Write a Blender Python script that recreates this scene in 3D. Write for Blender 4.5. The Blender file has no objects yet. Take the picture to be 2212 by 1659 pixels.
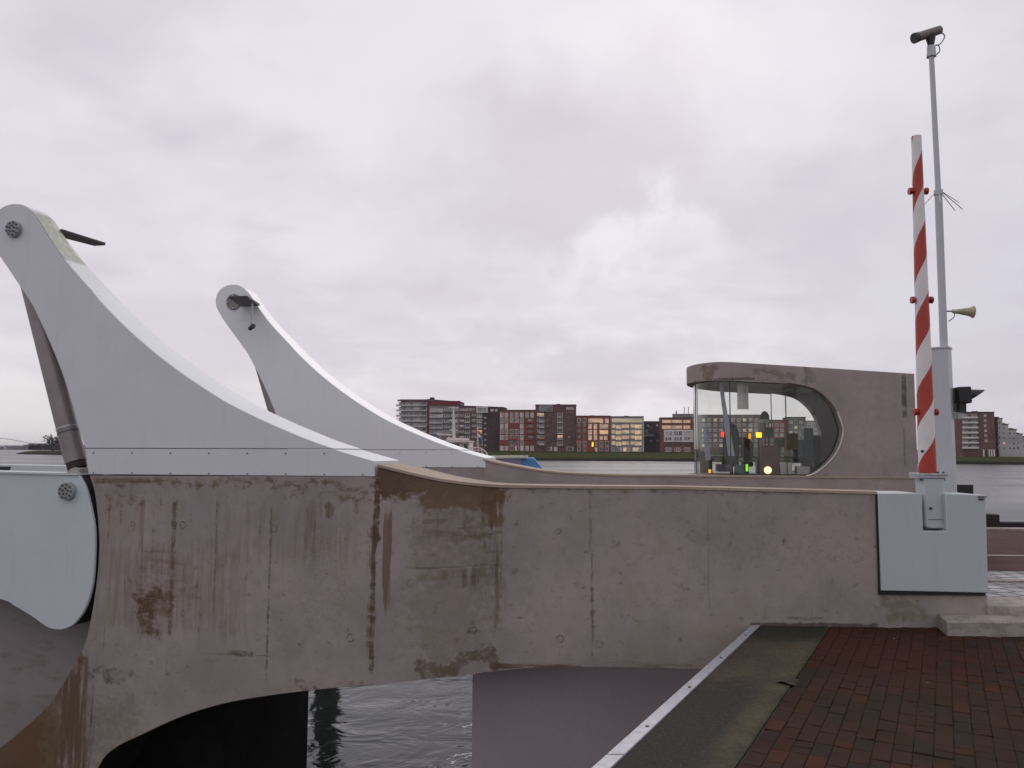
import bpy, bmesh, math, random
from mathutils import Matrix, Vector
random.seed(7)
sc = bpy.context.scene
col = sc.collection

# ------------------------------------------------------------------ camera, sky, sun, exposure
PITCH, ROLL, EYE = 4.76, 0.3, 1.6
FPX, CX, CY = 1736.0, 1106.0, 829.5
CAMM = Matrix.Rotation(math.radians(90 + PITCH), 3, 'X') @ Matrix.Rotation(math.radians(ROLL), 3, 'Z')
CAMP = Vector((0, 0, EYE))
cd = bpy.data.cameras.new('camera'); cam = bpy.data.objects.new('camera', cd); col.objects.link(cam)
cd.sensor_width = 36; cd.lens = 36 * FPX / 2212; cd.clip_start = 0.05; cd.clip_end = 12000
cam.matrix_world = Matrix.Translation(CAMP) @ CAMM.to_4x4()
sc.camera = cam
sc.view_settings.view_transform = 'Standard'; sc.view_settings.look = 'None'
sc.view_settings.exposure = 0.0; sc.view_settings.gamma = 1.0
sc.render.engine = 'CYCLES'
sc.cycles.max_bounces = 8; sc.cycles.transparent_max_bounces = 12

SUN_EL, SUN_AZ = 32.0, 12.0        # the bright part of the overcast lies beyond the river, a little to the right
world = bpy.data.worlds.new('World'); sc.world = world; world.use_nodes = True

class G:
    """small node-graph writer"""
    def __init__(s, tree): s.t = tree; s.n = tree.nodes; s.l = tree.links
    def put(s, sock, v):
        if v is None: return
        if hasattr(v, 'is_output') or isinstance(v, bpy.types.NodeSocket): s.l.new(v, sock)
        elif isinstance(v, (tuple, list)) and sock.type == 'RGBA' and len(v) == 3: sock.default_value = (*v, 1)
        else: sock.default_value = v
    def m(s, op, a, b=None, c=None, clamp=False):
        n = s.n.new('ShaderNodeMath'); n.operation = op; n.use_clamp = clamp
        for i, v in enumerate((a, b, c)): s.put(n.inputs[i], v) if v is not None else None
        return n.outputs[0]
    def v(s, op, a, b=None, c=None):
        n = s.n.new('ShaderNodeVectorMath'); n.operation = op
        for i, q in enumerate((a, b, c)):
            if q is not None: s.put(n.inputs[i], q)
        return n.outputs['Value'] if op in ('LENGTH', 'DOT_PRODUCT', 'DISTANCE') else n.outputs[0]
    def sep(s, a):
        n = s.n.new('ShaderNodeSeparateXYZ'); s.put(n.inputs[0], a); return n.outputs
    def comb(s, x, y, z):
        n = s.n.new('ShaderNodeCombineXYZ')
        for i, q in enumerate((x, y, z)): s.put(n.inputs[i], q)
        return n.outputs[0]
    def noise(s, vec, scale, detail=4, rough=.55, color=False, dist=0.0):
        n = s.n.new('ShaderNodeTexNoise'); s.put(n.inputs['Vector'], vec)
        n.inputs['Scale'].default_value = scale; n.inputs['Detail'].default_value = detail
        n.inputs['Roughness'].default_value = rough; n.inputs['Distortion'].default_value = dist
        return n.outputs['Color' if color else 'Fac']
    def vor(s, vec, scale, rnd=1.0):
        n = s.n.new('ShaderNodeTexVoronoi'); s.put(n.inputs['Vector'], vec); n.inputs['Scale'].default_value = scale
        n.inputs['Randomness'].default_value = rnd
        return n.outputs['Distance'], n.outputs['Color']
    def ss(s, x, lo, hi, a=0.0, b=1.0):
        n = s.n.new('ShaderNodeMapRange'); n.interpolation_type = 'SMOOTHSTEP'
        s.put(n.inputs[0], x); s.put(n.inputs[1], lo); s.put(n.inputs[2], hi); s.put(n.inputs[3], a); s.put(n.inputs[4], b)
        return n.outputs[0]
    def mix(s, f, a, b, mode='MIX'):
        n = s.n.new('ShaderNodeMix'); n.data_type = 'RGBA'; n.blend_type = mode
        s.put(n.inputs[0], f); s.put(n.inputs[6], a); s.put(n.inputs[7], b)
        return n.outputs[2]
    def bump(s, h, strength=.2, dist=.01):
        n = s.n.new('ShaderNodeBump'); n.inputs['Strength'].default_value = strength
        n.inputs['Distance'].default_value = dist; s.put(n.inputs['Height'], h); return n.outputs[0]
    def obj(s):
        return s.n.new('ShaderNodeTexCoord').outputs['Object']

def build_world():
    t = world.node_tree; t.nodes.clear(); g = G(t)
    out = t.nodes.new('ShaderNodeOutputWorld'); bg = t.nodes.new('ShaderNodeBackground')
    D = t.nodes.new('ShaderNodeTexCoord').outputs['Generated']
    sky = t.nodes.new('ShaderNodeTexSky'); sky.sky_type = 'NISHITA'; sky.sun_disc = False
    sky.sun_elevation = math.radians(SUN_EL); sky.sun_rotation = math.radians(SUN_AZ)
    x, y, z = g.sep(D)
    zz = g.m('ADD', g.m('MAXIMUM', z, 0.0), .22)
    P = g.comb(g.m('DIVIDE', x, zz), g.m('DIVIDE', y, zz), g.m('MULTIPLY', zz, .6))
    big = g.noise(g.v('ADD', P, (3.1, 1.7, 0)), 1.15, 5, .52, dist=.35)
    mid = g.noise(g.v('MULTIPLY', P, (1.0, 1.7, 1.0)), 2.6, 6, .56, dist=.25)
    hi = g.noise(g.v('ADD', P, (9.3, 4.2, 1)), 1.9, 4, .5)
    c = g.mix(g.ss(big, .38, .62), (.83, .80, .83), (.72, .665, .725))
    c = g.mix(g.m('MULTIPLY', g.ss(mid, .48, .72), .55), c, (.66, .605, .685))
    c = g.mix(g.m('MULTIPLY', g.ss(hi, .48, .68), .7), c, (.92, .89, .91))
    # the larger cloud masses: soft mauve banks and thin bright gaps (direction, half width, half height)
    wob = g.v('SUBTRACT', g.noise(D, 5.5, 6, .6, color=True), (.5, .5, .5)); wb = g.v('SCALE', wob); wb.node.inputs['Scale'].default_value = .34
    Dw = g.v('ADD', D, wb)
    for az, el, hw, hh, colr, st in ((2.5, 20.5, 13, 6.0, (.66, .605, .67), .75), (13, 17.5, 14, 3.2, (.65, .60, .665), .6), (22, 13.5, 7, 4, (.60, .575, .655), .6), (-15, 8.0, 12, 2.6, (.66, .615, .67), .6),
                                     (-29, 24, 7, 4, (.70, .685, .715), .6), (6, 6.2, 14, 1.5, (.63, .60, .645), .6), (-32, 14, 9, 3, (.70, .655, .70), .5),
                                     (6, 14.4, 6, 1.8, (.95, .92, .935), .8), (25, 10.5, 6, 1.6, (.83, .81, .84), .7), (-14, 24, 10, 4, (.88, .855, .885), .6), (-12, 15.5, 13, 3, (.86, .84, .84), .55), (-3, 9.8, 12, 1.8, (.85, .83, .84), .6)):
        a_, e_ = math.radians(az), math.radians(el); ce = math.cos(e_)
        dv_ = (math.sin(a_) * ce, math.cos(a_) * ce, math.sin(e_)); ux = (math.cos(a_), -math.sin(a_), 0); uz = (-math.sin(a_) * math.sin(e_), -math.cos(a_) * math.sin(e_), math.cos(e_))
        q = g.v('SUBTRACT', Dw, dv_); qx = g.m('DIVIDE', g.v('DOT_PRODUCT', q, ux), math.radians(hw)); qz = g.m('DIVIDE', g.v('DOT_PRODUCT', q, uz), math.radians(hh))
        r2 = g.m('SQRT', g.m('ADD', g.m('MULTIPLY', qx, qx), g.m('MULTIPLY', qz, qz)))
        c = g.mix(g.m('MULTIPLY', g.ss(r2, 1.6, .05, 0, st * .8), g.m('GREATER_THAN', y, 0)), c, colr)
    # paler, warmer strip low over the water to the left, greyer to the right
    low = g.ss(z, .0, .22, 1.0, 0.0)
    c = g.mix(g.m('MULTIPLY', low, g.ss(x, -.55, .1, .75, .1)), c, (.84, .815, .785))
    c = g.mix(g.m('MULTIPLY', g.ss(x, .15, .62), g.ss(z, .75, .0, .15, .75)), c, (.585, .575, .645))
    c = g.mix(g.m('MULTIPLY', g.ss(z, .35, .75), .35), c, (.76, .765, .80))
    # unseen sky behind the viewer dimmed a little to darken faces turned to it
    c = g.v('SCALE', c); c.node.inputs['Scale'].default_value = 1
    t.links.new(g.ss(y, -.55, .35, .93, 1.0), c.node.inputs['Scale'])
    c = g.v('MULTIPLY', c, (1.0, .995, 1.03))
    nis = g.v('SCALE', sky.outputs[0]); nis.node.inputs['Scale'].default_value = .06
    c = g.mix(.08, c, nis)
    g.put(bg.inputs[0], c); bg.inputs[1].default_value = 1.0
    t.links.new(bg.outputs[0], out.inputs[0])
build_world()
sd = bpy.data.lights.new('sun', 'SUN'); sd.energy = .55; sd.angle = math.radians(25); sd.color = (1, .95, .9)
sun = bpy.data.objects.new('sun', sd); col.objects.link(sun)
_az = math.radians(SUN_AZ); _el = math.radians(SUN_EL)
sun.rotation_euler = Vector((-math.sin(_az) * math.cos(_el), -math.cos(_az) * math.cos(_el), -math.sin(_el))).to_track_quat('-Z', 'Y').to_euler()

# ------------------------------------------------------------------ frames and measuring from the photograph
class Frame:
    def __init__(s, deg, o=(0, 0, 0)):
        s.deg = deg; t = math.radians(deg); s.u = Vector((math.cos(t), -math.sin(t), 0)); s.w = Vector((math.sin(t), math.cos(t), 0)); s.o = Vector(o)
    def __call__(s, a, b, z): return s.o + s.u * a + s.w * b + Vector((0, 0, z))
    def inv(s, P): q = P - s.o; return Vector((s.u.dot(q), s.w.dot(q), q.z))
    def px(s, x, y, b):                      # where the sight line of a measured point meets the upright plane b
        d = ray(x, y); k = (b - s.w.dot(CAMP - s.o)) / s.w.dot(d); return s.inv(CAMP + d * k)
def ray(x, y): return CAMM @ Vector(((x - CX) / FPX, -(y - CY) / FPX, -1))
def proj(P):
    q = CAMM.transposed() @ (P - CAMP); return CX + FPX * q.x / -q.z, CY - FPX * q.y / -q.z
def gz(x, y, z):
    d = ray(x, y); return CAMP + d * ((z - EYE) / d.z)
def ip(pts, x):
    if x <= pts[0][0]: return pts[0][1]
    for (x0, y0), (x1, y1) in zip(pts, pts[1:]):
        if x <= x1: return y0 + (y1 - y0) * (x - x0) / (x1 - x0)
    return pts[-1][1]
def cat(pts, n=5):                           # smooth curve through points
    out = []
    for i in range(len(pts) - 1):
        p0 = pts[max(i - 1, 0)]; p1 = pts[i]; p2 = pts[i + 1]; p3 = pts[min(i + 2, len(pts) - 1)]
        for k in range(n):
            t = k / n
            out.append(tuple(.5 * (2 * b + (c - a) * t + (2 * a - 5 * b + 4 * c - d) * t * t + (3 * b - a - 3 * c + d) * t ** 3) for a, b, c, d in zip(p0, p1, p2, p3)))
    out.append(tuple(pts[-1])); return out
class Skew(Frame):
    """frame whose depth axis runs parallel to the bridge's cross direction"""
    def __init__(s, deg, b0, k): Frame.__init__(s, deg); s.b0 = b0; s.k = k
    def __call__(s, a, b, z): return Frame.__call__(s, a + (b - s.b0) * s.k, b, z)
    def inv(s, P): q = Frame.inv(s, P); q.x -= (q.y - s.b0) * s.k; return q
W = Frame(0); BR = Frame(12.2); RT = Frame(1.5); PV = Frame(28.2)
bL, bF = 7.0, 11.2                           # bridge sides: near face, far side's inner face
cR = RT.w.dot(Vector((2.3, 7.59, 0)))        # near parapet plane
WATER = -2.9

# ------------------------------------------------------------------ mesh helpers
class MB:
    def __init__(s): s.v = []; s.f = []; s.mi = []; s.cur = 0; s.cols = None
    def add(s, vs, fs):
        o = len(s.v); s.v += [Vector(v) for v in vs]
        for f in fs: s.f.append([i + o for i in f]); s.mi.append(s.cur)
        return s
    def box(s, fr, a0, a1, b0, b1, z0, z1):
        return s.add([fr(a, b, z) for z in (z0, z1) for a, b in ((a0, b0), (a1, b0), (a1, b1), (a0, b1))],
                     [(3, 2, 1, 0), (4, 5, 6, 7), (0, 1, 5, 4), (1, 2, 6, 5), (2, 3, 7, 6), (3, 0, 4, 7)])
    def prism(s, fr, pts, b0, b1):           # pts (a, z); b1 may be a function of (a, z)
        n = len(pts); fb = b1 if callable(b1) else (lambda a, z: b1)
        vs = [fr(a, b0, z) for a, z in pts] + [fr(a, fb(a, z), z) for a, z in pts]
        return s.add(vs, [list(range(n)), list(range(2 * n - 1, n - 1, -1))] + [(i, i + n, (i + 1) % n + n, (i + 1) % n) for i in range(n)])
    def slab(s, pts, z0, z1):                # pts world (x, y); z may be functions of (x, y)
        n = len(pts); f0 = z0 if callable(z0) else (lambda x, y: z0); f1 = z1 if callable(z1) else (lambda x, y: z1)
        vs = [(x, y, f0(x, y)) for x, y in pts] + [(x, y, f1(x, y)) for x, y in pts]
        return s.add(vs, [list(range(n))[::-1], list(range(n, 2 * n))] + [(i, (i + 1) % n, (i + 1) % n + n, i + n) for i in range(n)])
    def tube(s, path, r, n=12, caps=True):
        path = [Vector(p) for p in path]; rs = r if isinstance(r, (list, tuple)) else [r] * len(path)
        o = len(s.v); up = None
        for i, p in enumerate(path):
            d = (path[min(i + 1, len(path) - 1)] - path[max(i - 1, 0)]).normalized()
            if up is None: up = Vector((0, 0, 1)) if abs(d.z) < .9 else Vector((0, 1, 0))
            e1 = d.cross(up).normalized(); e2 = e1.cross(d).normalized(); up = e2
            for k in range(n):
                t = 2 * math.pi * k / n; s.v.append(p + (e1 * math.cos(t) + e2 * math.sin(t)) * rs[i])
        for i in range(len(path) - 1):
            for k in range(n):
                a = o + i * n + k; b = o + i * n + (k + 1) % n; s.f.append([a, b, b + n, a + n]); s.mi.append(s.cur)
        if caps:
            s.f.append([o + k for k in range(n)][::-1]); s.mi.append(s.cur)
            e = o + (len(path) - 1) * n; s.f.append([e + k for k in range(n)]); s.mi.append(s.cur)
        return s
    def grid(s, rows):                       # rows of points
        n = len(rows[0]); vs = [p for r in rows for p in r]
        return s.add(vs, [(i * n + j, i * n + j + 1, (i + 1) * n + j + 1, (i + 1) * n + j) for i in range(len(rows) - 1) for j in range(n - 1)])

MATW = {}
def setp(o, label=None, cat_=None, group=None, kind=None):
    if label: o['label'] = label
    if cat_: o['category'] = cat_
    if group: o['group'] = group
    if kind: o['kind'] = kind
    return o
def thing(name, label, cat_, base, fr=W, group=None):
    o = bpy.data.objects.new(name, None); col.objects.link(o); o.empty_display_size = .2
    M = Matrix.Translation(base) @ Matrix.Rotation(-math.radians(fr.deg), 4, 'Z'); o.matrix_world = M; MATW[o.name] = M
    return setp(o, label, cat_, group)
def link(mb, name, mats, parent=None, base=None, fr=W, smooth=35, bevel=0, label=None, cat_=None, group=None, kind=None):
    if not isinstance(mats, (list, tuple)): mats = [mats]
    if parent is not None: M = MATW[parent.name]
    else:
        if base is None:
            xs = [v.x for v in mb.v]; ys = [v.y for v in mb.v]; base = ((min(xs) + max(xs)) / 2, (min(ys) + max(ys)) / 2, min(v.z for v in mb.v))
        M = Matrix.Translation(base) @ Matrix.Rotation(-math.radians(fr.deg), 4, 'Z')
    Mi = M.inverted(); me = bpy.data.meshes.new(name)
    bm = bmesh.new(); vs = [bm.verts.new(Mi @ v) for v in mb.v]
    for f, mi in zip(mb.f, mb.mi):
        try: ff = bm.faces.new([vs[i] for i in f]); ff.material_index = mi
        except ValueError: pass
    bmesh.ops.recalc_face_normals(bm, faces=bm.faces)
    if smooth:
        lim = math.radians(smooth)
        for f in bm.faces: f.smooth = True
        for e in bm.edges: e.smooth = len(e.link_faces) == 2 and e.calc_face_angle(0) < lim
    bm.to_mesh(me); bm.free()
    for m in mats: me.materials.append(m)
    o = bpy.data.objects.new(name, me); col.objects.link(o)
    if parent is not None: o.parent = parent
    else: o.matrix_world = M
    MATW[o.name] = M
    if bevel:
        b = o.modifiers.new('bevel', 'BEVEL'); b.width = bevel; b.segments = 2; b.limit_method = 'ANGLE'; b.angle_limit = math.radians(40)
    return setp(o, label, cat_, group, kind)
def offs(fr, base): return fr.inv(Vector(base))

# ------------------------------------------------------------------ materials
def newmat(name):
    m = bpy.data.materials.new(name); m.use_nodes = True; t = m.node_tree
    return m, G(t), t.nodes['Principled BSDF']
def plain(name, c, rough=.6, metal=0, var=.12, scale=6, bump=0, spec=.5, emit=None, es=0):
    m, g, p = newmat(name); P = g.obj()
    n = g.noise(P, scale, 5)
    k = g.ss(n, .3, .7, 1 - var, 1 + var); cc = g.v('SCALE', c); g.t.links.new(k, cc.node.inputs['Scale'])
    g.put(p.inputs['Base Color'], cc); p.inputs['Roughness'].default_value = rough; p.inputs['Metallic'].default_value = metal
    p.inputs['Specular IOR Level'].default_value = spec
    if bump: g.put(p.inputs['Normal'], g.bump(g.noise(P, scale * 8, 5), bump, .01))
    if emit: p.inputs['Emission Color'].default_value = (*emit, 1); p.inputs['Emission Strength'].default_value = es
    return m

STAINCOL = dict(rust=(.145, .083, .044), brown=(.112, .066, .039), dark=(.085, .062, .053), moss_shade=(.190, .163, .105), ochre=(.135, .080, .035), pale=(.36, .33, .31))
def concrete(name, base, off=(0, 0, 0), stains=(), rings=(), spots=1.0, dirty=0):
    """mottled cast concrete; stains are (a0,a1,z0,z1,soft,kind,strength,noise,threshold) in metres on the wall face"""
    m, g, p = newmat(name)
    P0 = g.v('ADD', g.obj(), tuple(off)); x, y, z = g.sep(P0)
    warp = g.v('SUBTRACT', g.noise(P0, 7.0, 5, .6, color=True), (.5, .5, .5))
    ws = g.v('SCALE', warp); ws.node.inputs['Scale'].default_value = .10
    wt = g.v('SCALE', warp); wt.node.inputs['Scale'].default_value = .035
    Q = g.v('MULTIPLY', g.v('ADD', P0, wt), (1, 0, 1))
    w2 = g.v('SCALE', g.v('SUBTRACT', g.noise(P0, 3.2, 6, .62, color=True), (.5, .5, .5))); w2.node.inputs['Scale'].default_value = .42
    Qb = g.v('MULTIPLY', g.v('ADD', P0, w2), (1, 0, 1))
    n1 = g.noise(P0, 1.3, 7, .6); n2 = g.noise(P0, 9, 6, .6); n3 = g.noise(P0, 60, 4, .7)
    b = Vector(base)
    c = g.mix(g.ss(n1, .36, .64), tuple(b * .84), tuple(Vector((b.x * 1.09, b.y * 1.06, b.z * 1.05))))
    c = g.mix(g.m('MULTIPLY', g.ss(n2, .45, .72), .55), c, (b.x * .80, b.y * .78, b.z * .76))
    c = g.mix(g.m('MULTIPLY', g.ss(n2, .50, .28), .35), c, (b.x * 1.10, b.y * 1.10, b.z * 1.13))
    c = g.mix(g.m('MULTIPLY', g.ss(n3, .5, .75), .22), c, (b.x * .7, b.y * .66, b.z * .62))
    NZ = dict(blot=g.noise(g.v('MULTIPLY', P0, (1, 1, 1.3)), 11, 7, .68),
              streak=g.noise(g.v('MULTIPLY', P0, (22, 22, 1.6)), 1.0, 6, .65),
              horiz=g.noise(g.v('MULTIPLY', P0, (2.2, 2.2, 24)), 1.0, 6, .65),
              fine=g.noise(P0, 34, 5, .7))
    hue = g.noise(g.v('ADD', P0, (5, 5, 5)), 2.3, 4, .55)
    c = g.mix(g.ss(hue, .52, .68, 0, .55), c, (b.x * .93, b.y * .93, b.z * .82)); c = g.mix(g.ss(hue, .48, .34, 0, .5), c, (b.x * 1.02, b.y * 1.0, b.z * 1.08))
    # faint general run-off streaks
    c = g.mix(g.m('MULTIPLY', g.ss(NZ['streak'], .58, .80), .30), c, (b.x * .62, b.y * .56, b.z * .52))
    if dirty:
        c = g.mix(g.ss(NZ['blot'], .46, .62, 0, dirty), c, (b.x * .52, b.y * .50, b.z * .45)); c = g.mix(g.ss(NZ['horiz'], .52, .7, 0, dirty), c, (b.x * .6, b.y * .57, b.z * .5))
    for a0, a1, z0, z1, soft, kind, st, nz, thr in stains:
        h = ((a1 - a0) / 2, 99, (z1 - z0) / 2)
        sx, sz = soft if isinstance(soft, tuple) else (soft, soft)
        big = min(a1 - a0, z1 - z0) > .11; sx = sx * (2.2 if big else 1); sz = sz * (2.2 if big else 1)
        q = g.v('ABSOLUTE', g.v('SUBTRACT', Qb if big else Q, ((a0 + a1) / 2, 0, (z0 + z1) / 2)))
        q = g.v('MULTIPLY', g.v('SUBTRACT', (h[0] + sx * .5, 99, h[2] + sz * .5), q), (1 / sx, 1, 1 / sz))
        qs = g.sep(q)
        k = g.m('MULTIPLY', g.m('MULTIPLY', qs[0], 1, clamp=True), g.m('MULTIPLY', qs[2], 1, clamp=True))
        k = g.ss(g.m('ADD', NZ[nz], g.m('MULTIPLY', g.m('SUBTRACT', k, 1), .45)), thr - .16, thr + .08, 0, st)
        c = g.mix(k, c, STAINCOL[kind])
    for a, zz, r, wd, st in rings:
        d = g.v('DISTANCE', g.v('ADD', g.v('SCALE', ws), g.v('MULTIPLY', P0, (1, 0, 1))), (a, 0, zz))
        d = g.m('ADD', g.v('DISTANCE', g.v('MULTIPLY', P0, (1, 0, 1)), (a, 0, zz)), g.m('MULTIPLY', g.m('SUBTRACT', NZ['fine'], .5), .03))
        k = g.m('MULTIPLY', g.ss(g.m('ABSOLUTE', g.m('SUBTRACT', d, r)), wd, wd * .35), g.ss(NZ['blot'], .34, .5, 0, st))
        c = g.mix(k, c, STAINCOL['dark'])
    dv, cv = g.vor(P0, 7.5); cr = g.sep(cv)
    pore = g.m('MULTIPLY', g.ss(dv, .075, .03), g.m('GREATER_THAN', cr[0], .80))
    c = g.mix(g.m('MULTIPLY', pore, .65 * spots), c, (b.x * .3, b.y * .27, b.z * .25))
    g.put(p.inputs['Base Color'], c); p.inputs['Roughness'].default_value = .8; p.inputs['Specular IOR Level'].default_value = .18
    g.put(p.inputs['Normal'], g.bump(g.m('ADD', g.m('MULTIPLY', n2, .5), g.m('ADD', n3, g.m('MULTIPLY', pore, -3))), .25, .006))
    return m

def paint(name, c, rough=.45, dirt=.25, moss_shade=None):
    m, g, p = newmat(name); P = g.obj()
    n = g.noise(P, 2.2, 6, .6); n2 = g.noise(g.v('MULTIPLY', P, (14, 14, 1.3)), 1.0, 5, .6)
    b = Vector(c)
    cc = g.mix(g.m('MULTIPLY', g.ss(n, .42, .7), dirt), c, tuple(b * .86))
    cc = g.mix(g.m('MULTIPLY', g.ss(n2, .52, .8), dirt * 1.4), cc, (b.x * .76, b.y * .75, b.z * .70))
    n5 = g.noise(P, 16, 5, .7); cc = g.mix(g.m('MULTIPLY', g.ss(n5, .62, .74), dirt), cc, (b.x * .70, b.y * .67, b.z * .60))
    if moss_shade:                                  # algae grown on the sloping top plate
        z0, z1 = moss_shade; nz = g.sep(g.n.new('ShaderNodeNewGeometry').outputs['Normal'])[2]; zz = g.sep(P)[2]
        nn = g.noise(g.v('MULTIPLY', P, (3, 9, 3)), 1.6, 6, .65)
        k = g.m('MULTIPLY', g.m('MULTIPLY', g.ss(nz, .12, .3), g.m('MULTIPLY', g.ss(zz, z0, z0 + .05), g.ss(zz, z1 + .06, z1))), g.ss(nn, .30, .55, .25, .9))
        cc = g.mix(k, cc, (.26, .29, .19))
        k2 = g.m('MULTIPLY', g.m('MULTIPLY', g.ss(nz, .12, .3), g.ss(nn, .60, .68)), g.ss(zz, z0 - .9, z0, 0, .5))
        cc = g.mix(k2, cc, (.13, .14, .08))
    g.put(p.inputs['Base Color'], cc); p.inputs['Roughness'].default_value = rough
    g.put(p.inputs['Normal'], g.bump(g.noise(P, 2.0, 3), .08, .02))
    return m

M_STEEL = paint('white_paint', (.70, .72, .74), .42, .22, moss_shade=None)
M_LEAF = paint('pale_green_grey_paint', (.585, .645, .655), .45, .22)
M_BOX = paint('grey_green_box_paint', (.50, .555, .56), .42, .20)
M_POST = paint('grey_post_paint', (.53, .56, .585), .4, .12)
M_DARK = plain('dark_rubber', (.012, .011, .011), .7)
M_BLACK = plain('black_plastic', (.012, .012, .014), .45)
M_GALV = plain('galvanised', (.46, .46, .47), .42, .55, .18, 18, .05)
M_BARREL = plain('dull_metal_barrel', (.255, .225, .215), .38, .35, .10, 3)
M_BROWN = plain('rusty_clevis', (.045, .032, .026), .75, .1, .35, 20)
M_PALE = plain('dirty_bracket', (.34, .32, .27), .7, 0, .3, 25)
M_LAMP = plain('dark_grey_metal', (.055, .052, .055), .5, .2)
M_BOLT = plain('bolt_grey', (.11, .11, .115), .45, .4)
M_HUB = plain('hub_grey', (.30, .31, .32), .45, .1)
M_HUBB = plain('hub_dull_metal', (.20, .19, .19), .45, .5)

# ------------------------------------------------------------------ water, far banks
def mat_water():
    m, g, p = newmat('river_water'); P = g.n.new('ShaderNodeNewGeometry').outputs['Position']
    y = g.sep(P)[1]
    a = g.noise(g.v('MULTIPLY', P, (.75, 1.0, 1)), 1.15, 3, .5, dist=.8)
    b = g.noise(g.v('MULTIPLY', P, (.7, 1.0, 1)), 4.2, 4, .55, dist=.6)
    big = g.noise(g.v('MULTIPLY', P, (.012, .05, 1)), 1, 4)
    far = g.ss(y, 17, 48)                       # wind ruffles the open river evenly; the lee under the bridge keeps single waves
    h = g.m('ADD', g.m('MULTIPLY', a, 1.0), g.m('MULTIPLY', b, .16))
    h = g.m('MULTIPLY', h, g.ss(y, 17, 48, 1.0, .10))
    p.inputs['Base Color'].default_value = (.022, .026, .025, 1)
    p.inputs['IOR'].default_value = 1.33
    g.put(p.inputs['Roughness'], g.m('ADD', g.m('MULTIPLY', far, g.ss(big, .35, .65, .20, .34)), .03))
    g.put(p.inputs['Normal'], g.bump(h, .6, .115))
    return m
link(MB().add([(-5000, -300, WATER), (5000, -300, WATER), (5000, 9000, WATER), (-5000, 9000, WATER)], [(0, 1, 2, 3)]), 'water', mat_water(), kind='structure', smooth=0)

def bankpt(x, D, z): d = ray(x, 975); return Vector((d.x / d.y * D, D, z))
def mat_grass():
    m, g, p = newmat('bank_grass'); P = g.obj()
    n = g.noise(g.v('MULTIPLY', P, (1, 1, 3)), .09, 6, .6); z = g.sep(g.n.new('ShaderNodeNewGeometry').outputs['Position'])[2]
    f = g.noise(P, .8, 5, .7)
    c = g.mix(g.ss(n, .35, .65), (.036, .060, .022), (.066, .066, .024))
    c = g.mix(g.m('MULTIPLY', g.ss(g.noise(g.v('MULTIPLY', P, (.02, .3, 1)), 1, 4), .45, .6), .6), c, (.085, .068, .034))
    c = g.mix(g.ss(g.m('ADD', z, g.m('MULTIPLY', f, .5)), .95, 1.35), c, (.028, .040, .018))
    c = g.mix(g.m('MULTIPLY', g.ss(f, .4, .7), .5), c, (.026, .040, .016))
    c = g.mix(g.ss(g.m('ADD', z, g.m('MULTIPLY', f, 1.2)), WATER + 2.2, WATER + 1.2), c, (.020, .018, .015))
    g.put(p.inputs['Base Color'], c); p.inputs['Roughness'].default_value = 1; p.inputs['Specular IOR Level'].default_value = 0; return m
M_GRASS = mat_grass()
def bank(name, line, drop, zs):
    mb = MB(); rows = []
    prof = [(0, WATER - .5), (1.5, WATER + .5), (5, WATER + 1.0)] + zs
    for k, (off, z) in enumerate(prof):
        rows.append([bankpt(x, D, 0) + Vector((0, off, z - (ip(drop, x) if k > 3 else ip(drop, x) * .3 if k > 2 else 0) + (random.uniform(-.12, .12) if off > 3 else 0))) for x, D in line])
    mb.grid(rows); return link(mb, name, M_GRASS, kind='structure', smooth=60)
fine = lambda pts, n=6: [(x0 + (x1 - x0) * k / n, d0 + (d1 - d0) * k / n) for (x0, d0), (x1, d1) in zip(pts, pts[1:]) for k in range(n)] + [pts[-1]]
bank('far_bank', fine([(500, 430), (800, 395), (1100, 380), (1500, 372), (1900, 350), (2212, 322), (3200, 285)]), [(500, 0), (1500, 0), (1850, .6), (2060, 1.45), (3200, 1.45)], [(14, -.7), (28, .8), (46, 1.45), (400, 1.6)])
bank('grass_spit', fine([(33, 640), (60, 600), (110, 585), (200, 560), (420, 540)]), [(0, 0), (1, 0)], [(14, WATER + 2.0), (30, WATER + 2.9), (60, WATER + 2.9), (62, WATER - .5)])
mf = plain('far_shore_trees', (.055, .050, .062), .95, 0, .3, .02)
mb = MB(); prof = [(-700, 8), (-400, 10), (-150, 9), (0, 10), (40, 11), (52, 15), (90, 16), (140, 15), (200, 16), (400, 14), (700, 15), (1200, 12), (2300, 14), (3000, 13)]
rows = [[], [], []]
for x in range(-700, 3000, 9):
    D = 2300; h = ip(prof, x) + random.uniform(-1.2, 1.2); b0 = bankpt(x, D, WATER - .2)
    rows[0].append(b0); rows[1].append(b0 + Vector((0, 4, h))); rows[2].append(b0 + Vector((0, 160, h * .8)))
mb.grid(rows); link(mb, 'far_shore', mf, kind='structure', smooth=0)

# far arch bridge on the horizon, left
mb = MB()
for dy in (0, 14):
    path = []
    for k in range(25):
        t = k / 24; x = -130 + 195 * t; y = 958 - 13 * (1 - (2 * t - 1) ** 2)
        d = ray(x, y); Dd = 2200 + dy; path.append(CAMP + d * (Dd / d.y))
    mb.tube(path, 1.0, 6)
    for k in range(2, 23, 2):
        q = path[k]; mb.tube([q, Vector((q.x, q.y, 9))], .25, 4)
a = bankpt(-170, 2207, 9); b = bankpt(90, 2207, 9)
mb.box(W, a.x, b.x, 2198, 2216, 8, 10)
for k in range(5):
    x = a.x + (b.x - a.x) * (k + .5) / 5; mb.box(W, x - 2, x + 2, 2203, 2211, WATER, 8)
link(mb, 'arch_bridge', plain('pale_bridge_paint', (.55, .52, .52), .8), label='faint pale arch bridge far away on the horizon at the left', cat_='bridge')

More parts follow.
